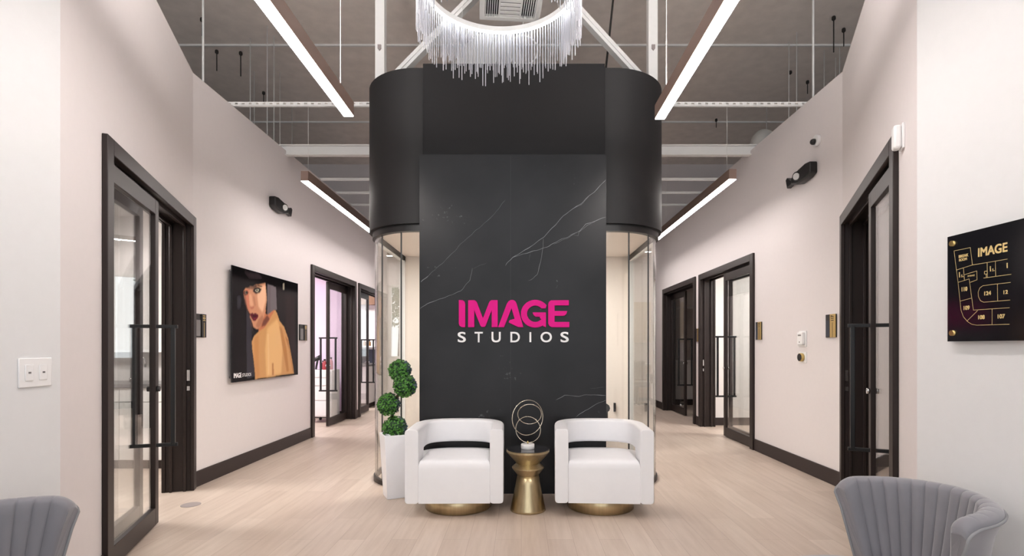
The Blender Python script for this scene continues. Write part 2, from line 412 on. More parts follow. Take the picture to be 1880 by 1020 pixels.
# end wall of the building with the window at the end of the left corridor
ew = MB(); wx0, wx1, wz0, wz1 = -3.38, -2.2, 1.04, 2.92
ew.box(-8, wx0, 13.5, 13.7, 0, 6); ew.box(wx1, 8, 13.5, 13.7, 0, 6); ew.box(wx0, wx1, 13.5, 13.7, 0, wz0); ew.box(wx0, wx1, 13.5, 13.7, wz1, 6)
struct(ew.build('wall_back', M['wall']))
w1 = empty_struct('window_1', (0, 0, 0))
wf = MB()
for x in (wx0, (wx0+wx1)/2-0.03, wx1-0.06): wf.box(x, x+0.06, 13.46, 13.56, wz0, wz1)
for z in (wz0, wz1-0.06): wf.box(wx0, wx1, 13.46, 13.56, z, z+0.06)
wf.build('window_frame', M['white_steel'], w1)
MB().box(wx0+0.05, wx1-0.05, 13.52, 13.53, wz0+0.05, wz1-0.05).build('glass_pane', M['glass'], w1)
struct(MB().box(-20, 20, 13.9, 60, -0.15, -0.05).build('ground_outside', M['pavement']))
# baseboards
def baseboard(name, P0, ang, side, spans):
    mb = MB(); s = -1 if side < 0 else 1
    for a, b in spans:
        y0, y1 = sorted((0, 0.016*s)); mb.box(a, b, y0, y1, 0, 0.15)
    return struct(mb.build(name, M['base'], loc=(P0.x, P0.y, 0), rotz=ang, bevel=0.004))
baseboard('baseboard_left_angled', LA0, angLA, -1, [(0, uLA), (uLA+DW, LLA)])
baseboard('baseboard_left', LA1, angLB, -1, [(0, 7.77-LA1.y), (9.87-LA1.y, 10.03-LA1.y), (12.13-LA1.y, LLB)])
baseboard('baseboard_right_angled', RA0, angRA, 1, [(0, uRA), (uRA+DW, LRA)])
baseboard('baseboard_right', RA1, angRB, 1, [(0, 6.83-RA1.y), (8.93-RA1.y, 9.12-RA1.y), (11.22-RA1.y, LRB)])
struct(MB().box(-8, 8, 13.485, 13.5, 0, 0.15).build('baseboard_back', M['base']))
# studios: partitions, low ceilings
n = 0
def partition(name, x0, x1, y0, y1, m='studio_wall', z1=2.9):
    struct(MB().box(x0, x1, y0, y1, 0, z1).build(name, M[m]))
partition('wall_left_partition', -8, -2.43, 2.3, 2.4); partition('wall_left_partition.001', -8, XL-WT, 6.35, 6.45)
partition('wall_left_partition.002', -8, XL-WT, 9.94, 10.04, 'pink_wall'); partition('wall_left_partition.003', -8, XL-WT, 12.2, 12.3)
partition('wall_left_studio', -6.1, -6.0, 2.4, 6.35); partition('wall_left_studio.001', -5.2, -5.1, 6.45, 9.94, 'pink_wall'); partition('wall_left_studio.002', -5.6, -5.5, 10.04, 12.2)
partition('wall_right_partition', 2.2, 8, 2.42, 2.52); partition('wall_right_partition.001', XR+WT, 8, 5.9, 6.0)
partition('wall_right_partition.002', XR+WT, 8, 9.02, 9.12); partition('wall_right_partition.003', XR+WT, 8, 12.2, 12.3)
partition('wall_right_studio', 5.6, 5.7, 2.5, 5.9); partition('wall_right_studio.001', 5.6, 5.7, 6.0, 9.02); partition('wall_right_studio.002', 5.6, 5.7, 9.12, 12.2)
struct(MB().prism([(-8, 2.3), (-2.43, 2.3), (-2.43, 2.56), (XL-WT, 5.0), (XL-WT, 12.3), (-8, 12.3)], 2.9, 2.98).build('ceiling_left', M['studio_wall']))
struct(MB().prism([(8, 2.42), (2.23, 2.42), (2.23, 2.7), (XR+WT, 5.0), (XR+WT, 12.3), (8, 12.3)], 2.9, 2.98).build('ceiling_right', M['studio_wall']))
for nm, y in (('baseboard_left_studio', 6.35), ('baseboard_left_studio.001', 9.94), ('baseboard_left_studio.002', 12.2)):
    struct(MB().box(-6, XL-WT, y-0.015, y, 0, 0.13).build(nm, M['base']))
for nm, y in (('baseboard_right_studio', 5.9), ('baseboard_right_studio.001', 9.02), ('baseboard_right_studio.002', 12.2)):
    struct(MB().box(XR+WT, 5.6, y-0.015, y, 0, 0.13).build(nm, M['base']))
for nm, y0, y1 in (('baseboard_right_far', 2.52, 5.9), ('baseboard_right_far.001', 6.0, 9.02), ('baseboard_right_far.002', 9.12, 12.2)):
    struct(MB().box(5.585, 5.6, y0, y1, 0, 0.13).build(nm, M['base']))
def studio_fill(label, x, y):  # added panels, out of view, that brighten the studios
    t = thing('studio_fill_light', label, 'ceiling light', (x, y, 2.9), 0, 'added ceiling panels in the studios')
    MB().box(-0.62, 0.62, -0.32, 0.32, -0.012, 0).build('light_frame', M['white_steel'], t)
    MB().box(-0.6, 0.6, -0.3, 0.3, -0.02, -0.012).build('diffuser', M['fill_panel'], t)
studio_fill('added unseen ceiling panel light in the studio with the sink', -4.4, 4.4)
studio_fill('added unseen ceiling panel light in the lilac studio', -4.2, 8.2)
studio_fill('added unseen ceiling panel light in the studio past the lilac one', -4.3, 11.1)
studio_fill('added unseen ceiling panel light in the middle studio on the right', 4.4, 7.6)

# ================================================================== ROTUNDA
BX0, BX1, BY0, BY1, BR = -1.553, 1.436, 4.90, 12.0, 0.58
def stadium(inset, y1=BY1, n=14, close=True):
    r = BR-inset; p = []
    for i in range(n+1):
        a = PI + (PI/2)*i/n; p.append((BX0+BR+r*math.cos(a), BY0+BR+r*math.sin(a)))
    for i in range(n+1):
        a = 1.5*PI + (PI/2)*i/n; p.append((BX1-BR+r*math.cos(a), BY0+BR+r*math.sin(a)))
    p += [(BX1-inset, y1), (BX0+inset, y1)]
    return p
def shell(mb, i0, i1, z0, z1, mi=0, y1=BY1):
    a = stadium(i0, y1); b = stadium(i1, y1-(i1-i0)); k = len(a)
    vs = [(x, y, z0) for x, y in a]+[(x, y, z1) for x, y in a]+[(x, y, z0) for x, y in b]+[(x, y, z1) for x, y in b]
    for i in range(k):
        j = (i+1) % k
        mb.add([vs[q] for q in (i, j, k+j, k+i)], [(0, 1, 2, 3)], mi, True)
        mb.add([vs[q] for q in (2*k+i, 2*k+j, 3*k+j, 3*k+i)], [(3, 2, 1, 0)], mi, True)
        mb.add([vs[q] for q in (k+i, k+j, 3*k+j, 3*k+i)], [(0, 1, 2, 3)], mi)
        mb.add([vs[q] for q in (i, j, 2*k+j, 2*k+i)], [(3, 2, 1, 0)], mi)
def weld(o):
    b = bmesh.new(); b.from_mesh(o.data); bmesh.ops.remove_doubles(b, verts=b.verts, dist=1e-5)
    bmesh.ops.recalc_face_normals(b, faces=b.faces); b.to_mesh(b and o.data); b.free(); o.data.set_sharp_from_angle(angle=math.radians(30)); return o
mb = MB(); shell(mb, 0, 0.09, 2.48, WH)
struct(weld(mb.build('wall_center_bulkhead', M['charcoal'], recalc=False)))
mb = MB(); shell(mb, 0.03, 0.09, 2.415, 2.48, y1=6.75)
struct(weld(mb.build('trim_3', M['black_metal'], recalc=False)))
# vestibule inside
vp = stadium(0.095, 6.74)
struct(MB().prism(vp, 2.47, 2.56).build('ceiling_center', M['cream']))
struct(MB().box(-1.46, 1.345, 6.66, 6.76, 0, 2.47).build('wall_center_back', M['cream']))
struct(MB().box(-1.50, -1.42, 6.76, 12.0, 0, 2.48).build('wall_center_left', M['wall']))
struct(MB().box(1.31, 1.385, 6.76, 12.0, 0, 2.48).build('wall_center_right', M['wall']))
struct(MB().box(-1.50, 1.385, 11.93, 12.0, 0, 2.48).build('wall_center_end', M['wall']))
struct(MB().box(BX0+.09, BX1-.09, 6.76, 12.0-.09, 2.49, 2.55).build('ceiling_center.001', M['dark_outer']))
vl = thing('vestibule_fill_light', 'added unseen ceiling panel light inside the curved glass vestibule behind the stone slab', 'ceiling light', (0, 5.7, 2.47))  # added lamp hidden behind the slab to brighten the vestibule
MB().box(-0.55, 0.45, -0.3, 0.3, -0.012, 0).build('light_frame', M['white_steel'], vl)
MB().box(-0.53, 0.43, -0.28, 0.28, -0.02, -0.012).build('diffuser', M['fill_vest'], vl)
# curved glass screens
def arc_pts(side, r, a0, a1, n=8):
    cx = BX0+BR if side < 0 else BX1-BR
    res = []
    for i in range(n+1):
        t = a0+(a1-a0)*i/n          # 0 = front, pi/2 = side
        res.append((cx + (-1 if side < 0 else 1)*r*math.sin(t), BY0+BR-r*math.cos(t)))
    return res
for side, lab in ((-1, 'curved clear glass screen left of the black stone slab, behind the topiary'), (1, 'curved clear glass screen right of the black stone slab')):
    root = thing('curved_glass_screen', lab, 'glass screen', (0, 0, 0), 0, 'curved glass screens under the black drum')
    rg = BR-0.06
    cuts = [0.0, 0.31, 0.80, PI/2]
    xs = -0.925+0.0 if side < 0 else 0.772
    for k in range(3):
        a0, a1 = cuts[k]+0.006, cuts[k+1]-0.006
        o_ = arc_pts(side, rg+0.005, a0, a1); i_ = arc_pts(side, rg-0.005, a0, a1)
        if k == 0: o_ = [(xs+(0.01*side if 0 else 0), BY0+0.055)]+o_; i_ = [(xs, BY0+0.065)]+i_
        MB().prism(o_+i_[::-1], 0.04, 2.42, smooth=False).build('glass_pane', M['curved_glass'], root, autosmooth=True)
    # straight pane along the corridor
    X = (BX0+BR-rg) if side < 0 else (BX1-BR+rg)
    MB().box(X-0.005, X+0.005, BY0+BR+0.01, 6.60, 0.04, 2.42).build('glass_pane', M['curved_glass'], root)
    for a in cuts[1:]:
        p = arc_pts(side, rg, a, a, 1)[0]
        MB().box(p[0]-0.006, p[0]+0.006, p[1]-0.006, p[1]+0.006, 0.04, 2.42).build('joint_strip', M['black_metal'], root)
    o_ = [(xs, BY0+0.045)]+arc_pts(side, rg+0.018, 0, PI/2, 14)+[(X+0.018*side, 6.62)]; i_ = [(xs, BY0+0.08)]+arc_pts(side, rg-0.018, 0, PI/2, 14)+[(X-0.018*side, 6.62)]
    MB().prism(o_+i_[::-1], 0.0, 0.045).build('floor_channel', M['bronze'], root, autosmooth=True)
    x0, x1 = sorted((X-0.03*side*-1, X-0.06*side))
    fr = MB(); fr.box(X-0.03, X+0.03, 6.60, 6.655, 0, 2.47)
    y0 = BY0+BR
    fr.box(X-0.02, X+0.02, y0, 6.60, 2.40, 2.47)
    fr.build('white_frame', M['white_steel'], root)

# upper panel and stone slab
tag(MB().box(-0.902, 0.767, 4.845, 4.898, 3.085, WH+0.01).build('upper_panel', M['charcoal2'], bevel=0.003),
    'flat matte charcoal panel above the stone slab on the front of the drum', 'wall panel')
def slab():
    mb = MB(); mb.box(-0.925, 0.772, 4.80, 4.89, 0, 3.08)
    S = 1266/360.0
    def P(x, y): q = at(760+x/S, 270+y/S, 4.80); return (q.x, q.z)
    def vein(pts, w, mi, jit=0.006):
        path = [P(*p) for p in pts]; dense = []
        for (x0, z0), (x1, z1) in zip(path, path[1:]):
            L = math.hypot(x1-x0, z1-z0); k = max(1, int(L/0.02))
            for i in range(k): dense.append((x0+(x1-x0)*i/k, z0+(z1-z0)*i/k))
        dense.append(path[-1]); n = len(dense); vs = []
        for i, (x, z) in enumerate(dense):
            a = dense[max(i-1, 0)]; b = dense[min(i+1, n-1)]; t = Vector((b[0]-a[0], b[1]-a[1])).normalized(); nn = Vector((-t.y, t.x))
            j = noise.noise(Vector((x*14, z*14, 3)))*jit*1.6; ww = w*(0.45+0.9*abs(noise.noise(Vector((x*9, z*9, 9)))))*(0.3 if i in (0, n-1) else 1)
            for sgn in (-1, 1):
                q = Vector((x, z))+nn*(j+sgn*ww); vs.append((min(max(q.x, -0.924), 0.771), 4.7995, q.y))
        mb.add(vs, [(2*i, 2*i+1, 2*i+3, 2*i+2) for i in range(n-1)], mi)
    vein([(1240, 208), (1160, 290), (1100, 345), (1040, 390), (965, 440), (915, 500), (840, 580), (730, 655), (635, 712), (590, 765)], 0.0028, 1)
    vein([(1130, 322), (1080, 368), (1000, 415)], 0.0018, 1)
    vein([(1240, 450), (1180, 470), (1110, 497), (1070, 540), (1000, 575), (930, 605), (870, 638), (790, 668), (690, 693), (640, 710)], 0.0024, 1)
    vein([(1180, 468), (1120, 505), (1065, 548), (1060, 572), (1035, 570)], 0.0014, 1)
    vein([(1040, 560), (960, 600), (900, 628)], 0.0014, 1)
    vein([(836, 590), (835, 640), (818, 740), (797, 822), (740, 862)], 0.0017, 1)
    vein([(752, 680), (742, 735)], 0.0010, 2)
    vein([(590, 340), (520, 430), (470, 480), (400, 540), (350, 580), (320, 610), (180, 750), (90, 830), (45, 872)], 0.0018, 2)
    vein([(90, 828), (45, 870)], 0.0028, 1)
    vein([(378, 780), (360, 860), (300, 927), (200, 970), (150, 985), (85, 1010), (35, 1050)], 0.0018, 1)
    vein([(470, 745), (420, 765), (380, 785)], 0.0009, 2)
    S2 = 1224/360.0
    def q(x, y): return (x/S2*S, (480-270+y/S2)*S)
    vein([q(885, 862), q(940, 835), q(1030, 838), q(1120, 828), q(1198, 836)], 0.0018, 1)
    vein([q(1010, 968), (q(1070, 925)), q(1130, 895), q(1198, 862)], 0.002, 1)
    vein([q(1100, 795), q(1198, 780)], 0.0010, 2)
    vein([q(960, 1010), q(1010, 968)], 0.001, 2)
    mb.box(-0.098, -0.096, 4.7996, 4.81, 0.01, 3.07, 3)
    return mb.build('stone_slab', [M['stone'], M['vein'], M['faint_vein'], M['seam']])
sl = slab()
tag(sl, 'tall black marble slab with white veins standing behind the white chairs', 'stone slab')

# logo
lg = thing('wall_sign', 'raised pink and white lettering reading IMAGE STUDIOS on the black marble slab', 'sign', (0, 4.7995, 0))
S6 = 3.4
def LP(x, y): q = at(760+x/S6, 480+y/S6, 4.78); return (q.x, q.z)
def letter(pts, name, m, d=0.022):
    mb = MB(); mb.prism([LP(*p) for p in pts], 0, -d, f=lambda x, z, y: (x, y, z)); return mb.build(name, m, lg, bevel=0.002, seg=2)
letter([(280, 239), (303, 240), (315, 247), (320, 262), (320, 409), (297, 408), (285, 400), (280, 386)], 'letter', M['pink'])
letter([(338, 409), (338, 240), (378, 240), (388, 246), (394, 256), (431, 352), (468, 256), (474, 246), (484, 240), (523, 240), (523, 409), (485, 409), (485, 305), (449, 396), (441, 407), (421, 407), (413, 396), (377, 305), (377, 409)], 'letter', M['pink'])
letter([(525, 409), (579, 264), (590, 247), (602, 240), (613, 238), (625, 241), (635, 249), (642, 264), (683, 409), (668, 409), (650, 408), (590, 379), (597, 365), (628, 356), (609, 292), (563, 409)], 'letter', M['pink'])
G = []
for i in range(25):
    a = math.radians(38+(304-38)*i/24); G.append((757+90*math.cos(a), 325-87*math.sin(a)))
G += [(806, 402), (824, 409), (824, 316), (740, 316), (748, 334), (760, 344), (786, 344), (786, 352)]
for i in range(19):
    a = math.radians(318-(318-40)*i/18); G.append((757+51*math.cos(a), 325-51*math.sin(a)))
G += [(822, 292)]
letter(G, 'letter', M['pink'])
letter([(838, 264), (843, 250), (856, 241), (967, 240), (967, 273), (878, 273), (878, 308), (957, 308), (952, 326), (942, 336), (930, 338), (878, 338), (878, 376), (970, 376), (970, 409), (860, 409), (846, 401), (838, 386)], 'letter', M['pink'])
for ch, x0, x1 in (('S', 274, 321), ('T', 379, 428), ('U', 485, 540), ('D', 603, 660), ('I', 721, 732), ('O', 792, 860), ('S', 917, 965)):
    a = LP(x0, 502); b = LP(x1, 439); mb = MB()
    text_mesh(ch, mb, (a[0], 0, a[1]), (1, 0, 0), (0, 0, 1), w=b[0]-a[0], h=b[1]-a[1], depth=0.012, bold=0.028 if ch != 'I' else 0)
    mb.build('letter', M['white_sign'], lg)

# ================================================================== WHITE SWIVEL CHAIRS
def swivel_chair(label):
    t = thing('swivel_armchair', label, 'armchair', (0, 0, 0), 0, 'white barrel armchairs')
    hw, th, yf, ry, top = 0.382, 0.105, -0.335, 0.295, 0.69
    cl = hw-th/2
    # U path centre line
    path = []
    ns = 10
    for i in range(ns): path.append((-cl, yf+(0.02-yf)*i/ns, 0))
    na = 28
    for i in range(na+1):
        a = PI-PI*i/na
        # squarish superellipse back
        cx, sy = math.cos(a), math.sin(a)
        e = 0.78
        x = cl*math.copysign(abs(cx)**e, cx); y = 0.02+(ry)*abs(sy)**e
        path.append((x, y, 0))
    for i in range(ns-1, -1, -1): path.append((cl, yf+(0.02-yf)*i/ns, 0))
    k = len(path); n_sec = 16
    vs = []; L = [0]
    for a, b in zip(path, path[1:]): L.append(L[-1]+math.hypot(b[0]-a[0], b[1]-a[1]))
    tot = L[-1]
    for i, (x, y, _) in enumerate(path):
        a = path[max(i-1, 0)]; b = path[min(i+1, k-1)]; tv = Vector((b[0]-a[0], b[1]-a[1])).normalized(); nn = Vector((tv.y, -tv.x))  # inward/outward
        d = min(L[i], tot-L[i])                      # distance from the front end
        s = min(max((d-0.15)/0.10, 0), 1); s = s*s*(3-2*s)
        zb = 0.115+(0.492-0.115)*s
        # rounded rectangle section
        c = 0.024; w = th/2
        sec = []
        for (cx, cz, a0) in ((w-c, top-c, 0), (-w+c, top-c, PI/2), (-w+c, zb+c, PI), (w-c, zb+c, 1.5*PI)):
            for q in range(4):
                an = a0+PI/2*q/3; sec.append((cx+c*math.cos(an), cz+c*math.sin(an)))
        for (o, z) in sec: vs.append((x+nn.x*o, y+nn.y*o, z))
    mb = MB(); m = 16
    mb.add(vs, [(i*m+j, i*m+(j+1) % m, (i+1)*m+(j+1) % m, (i+1)*m+j) for i in range(k-1) for j in range(m)], 0, True)
    mb.f.append([j for j in range(m)][::-1]); mb.m.append(0); mb.s.append(False)
    mb.f.append([(k-1)*m+j for j in range(m)]); mb.m.append(0); mb.s.append(False)
    mb.build('wraparound_back', M['white_leather'], t, bevel=0.008, seg=2)
    # lower shell (outer outline, behind the arm posts)
    out = []
    for (x, y, _), i in zip(path, range(k)):
        a = path[max(i-1, 0)]; b = path[min(i+1, k-1)]; tv = Vector((b[0]-a[0], b[1]-a[1])).normalized(); nn = Vector((-tv.y, tv.x))
        out.append((x+nn.x*th/2*0.98, max(y, -0.10)+nn.y*th/2*0.98))
    out = [p for i, p in enumerate(out) if i == 0 or math.dist(p, out[i-1]) > 1e-4]
    MB().prism(out, 0.115, 0.425).build('lower_shell', M['white_leather'], t, bevel=0.02, seg=3)
    # seat cushion
    ins = [(-cl+th/2-0.002, yf+0.008), (cl-th/2+0.002, yf+0.008), (cl-th/2+0.002, 0.08)]
    for i in range(1, 12):
        a = PI*i/12; ins.append(((cl-th/2)*math.copysign(abs(math.cos(a))**0.8, math.cos(a)), 0.08+0.155*abs(math.sin(a))**0.8))
    ins.append((-cl+th/2-0.002, 0.08))
    def cush(pts):
        mb = MB(); zs = [(0.115, 0), (0.38, 0), (0.415, 0.006), (0.438, 0.02), (0.449, 0.045), (0.455, 0.09)]
        cx = 0; cy = sum(p[1] for p in pts)/len(pts); vs = []; n = len(pts)
        for z, q in zs:
            for x, y in pts:
                sx = 1-q*0.45/0.28 if abs(x) > 0 else 1
                vs.append((x*sx, cy+(y-cy)*(1-q/0.3), z))
        fs = [(i*n+j, i*n+(j+1) % n, (i+1)*n+(j+1) % n, (i+1)*n+j) for i in range(len(zs)-1) for j in range(n)]
        fs += [tuple(range(n))[::-1], tuple((len(zs)-1)*n+j for j in range(n))]
        mb.add(vs, fs, 0, True); return mb
    # dense front edge so shading stays straight
    pts = []
    for i, p in enumerate(ins):
        q = ins[(i+1) % len(ins)]; kk = max(1, int(math.dist(p, q)/0.06))
        for j in range(kk): pts.append((p[0]+(q[0]-p[0])*j/kk, p[1]+(q[1]-p[1])*j/kk))
    so = cush(pts).build('seat_cushion', M['white_leather'], t); so.data.set_sharp_from_angle(angle=math.radians(50))
    # stitched seams on the front
    MB().lathe([(0.262, 0), (0.275, 0.004), (0.275, 0.112), (0.27, 0.116)], 64).build('swivel_base', M['gold'], t)
    MB().lathe([(0.2, 0.112), (0.2, 0.118)], 32).build('swivel_plate', M['black_metal'], t)
    return t
ch = swivel_chair('white barrel swivel armchair on a gold base beside the topiary, left of the gold table')
ch.location = (-0.527, 4.435, 0); ch.rotation_euler.z = math.radians(1)
ch2 = copy_tree(ch, label='white barrel swivel armchair on a gold base right of the gold table')
ch2.location = (0.662, 4.435, 0); ch2.rotation_euler.z = math.radians(-3)

# ================================================================== GOLD SIDE TABLE AND SCULPTURE
TX, TY = 0.055, 4.33
st = thing('side_table', 'hourglass brushed gold side table between the two white armchairs', 'side table', (TX, TY, 0))
MB().lathe([(0.138, 0), (0.146, 0.004), (0.142, 0.02), (0.118, 0.13), (0.1, 0.22), (0.088, 0.288)], 56).build('pedestal', M['gold'], st)
MB().lathe([(0.088, 0.288), (0.09, 0.292), (0.131, 0.345), (0.131, 0.352), (0.096, 0.382), (0.094, 0.384)], 56).build('middle_ring', M['gold'], st).data.set_sharp_from_angle(angle=math.radians(25))
MB().lathe([(0.094, 0.384), (0.1, 0.39), (0.168, 0.468), (0.176, 0.478), (0.176, 0.494), (0.17, 0.496)], 56).build('upper_cone', M['gold'], st).data.set_sharp_from_angle(angle=math.radians(25))
MB().lathe([(0.172, 0.494), (0.172, 0.4985), (0.17, 0.5)], 56).build('table_top', M['dark_top'], st)
sc = thing('ring_sculpture', 'table sculpture of three pale wire rings on a round white marble base', 'sculpture', (TX-0.002, TY, 0.5))
MB().lathe([(0.053, 0), (0.055, 0.004), (0.055, 0.036), (0.052, 0.04)], 40).build('marble_base', M['marble'], sc)
k_ = TY/F
for (cx, cy, r, rot, tilt) in ((969.4, 766.1, 0.143, 28, 0), (972.7, 760, 0.0965, 0, 27), (970, 788, 0.106, -18, 0)):
    c = Vector(((cx-957)*k_-TX, 0, CAMH+(637-cy)*k_-0.5))
    R = Matrix.Rotation(math.radians(rot), 3, 'Z') @ Matrix.Rotation(math.radians(tilt), 3, 'X')
    pts = [c+R @ Vector((r*math.cos(2*PI*i/72), 0, r*math.sin(2*PI*i/72))) for i in range(72)]
    MB().tube(pts, 0.0032, 8, closed=True).build('wire_ring', M['champagne'], sc)
MB().tube([(0.001, 0, 0.04), (0.001, 0, 0.062)], 0.005, 10).build('stem', M['gold_trim'], sc)

# ================================================================== TOPIARY
tp = thing('potted_topiary', 'spiral of four clipped green balls in a tall white tapered planter', 'potted plant', (-1.127, 4.726, 0))
ra = math.radians(26)
def sq(h, z): return [(math.cos(ra+PI/4+i*PI/2)*h*math.sqrt(2), math.sin(ra+PI/4+i*PI/2)*h*math.sqrt(2), z) for i in range(4)]
mb = MB(); secs = [(0.089, 0), (0.118, 0.56), (0.106, 0.56), (0.103, 0.52)]
vs = []
for h, z in secs: vs += sq(h, z)
mb.add(vs, [(i*4+j, i*4+(j+1) % 4, (i+1)*4+(j+1) % 4, (i+1)*4+j) for i in range(3) for j in range(4)]+[(3, 2, 1, 0), (12, 13, 14, 15)])
mb.build('planter', M['planter'], tp, bevel=0.004)
mb = MB()
for i in range(150):
    a = random.uniform(-0.098, 0.098); b = random.uniform(-0.098, 0.098); r = random.uniform(0.007, 0.013)
    x = a*math.cos(ra)-b*math.sin(ra); y = a*math.sin(ra)+b*math.cos(ra)
    mb.lathe([(r*0.5, -r*0.7), (r, 0), (r*0.5, r*0.7)], 6, (x, y, 0.53+random.uniform(0, 0.035)))
g_ = mb.build('gravel', M['pebble'], tp); g_['kind'] = 'stuff'
kz = 4.73/F
balls = [(733, 680, 0.098), (744.7, 707, 0.102), (714.7, 741.5, 0.098), (725.6, 785.6, 0.108)]
cs = []
for bx, by, r in balls: cs.append((Vector(((bx-957)*kz+1.127, 0, CAMH+(637-by)*kz)), r))
cs[0][0].y = 0.03; cs[1][0].y = -0.03; cs[2][0].y = -0.02; cs[3][0].y = 0.0
MB().tube([(0, 0, 0.5), (0.01, 0.0, 0.6), (-0.03, 0, 0.74), (-0.02, 0, 0.84), (0.05, 0, 0.93), (0.08, 0, 1.0), (0.05, 0.02, 1.1)], 0.012, 8).build('trunk', M['trunk'], tp)
for bi, (c, r) in enumerate(cs):
    mb = MB()
    # inner core, faceted
    mb.lathe([(r*0.86*math.sin(PI*i/8)+1e-4, -r*0.86*math.cos(PI*i/8)) for i in range(9)], 16, tuple(c), 1, True)
    for i in range(1150):
        z = random.uniform(-1, 1); a = random.uniform(0, 2*PI); q = math.sqrt(1-z*z)
        d = Vector((q*math.cos(a), q*math.sin(a), z)); p = c+d*r*random.uniform(0.86, 1.05)
        nrm = (d+Vector((random.uniform(-1, 1), random.uniform(-1, 1), random.uniform(-1, 1)))*0.8).normalized()
        u = nrm.orthogonal().normalized(); u = (Matrix.Rotation(random.uniform(0, 6.28), 3, nrm) @ u); v = nrm.cross(u)
        l = random.uniform(0.009, 0.015); w = l*0.6
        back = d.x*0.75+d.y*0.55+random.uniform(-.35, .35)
        mi = 2 if (back > 0.45) else (0 if random.random() < 0.7 else 1)  # bluish leaves paint the shade on the right and rear side
        mb.add([p-u*l, p+v*w, p+u*l, p-v*w], [(0, 1, 2, 3)], mi)
    mb.build('foliage_ball', [M['leafA'], M['leafB'], M['leaf_shade']], tp, recalc=False)

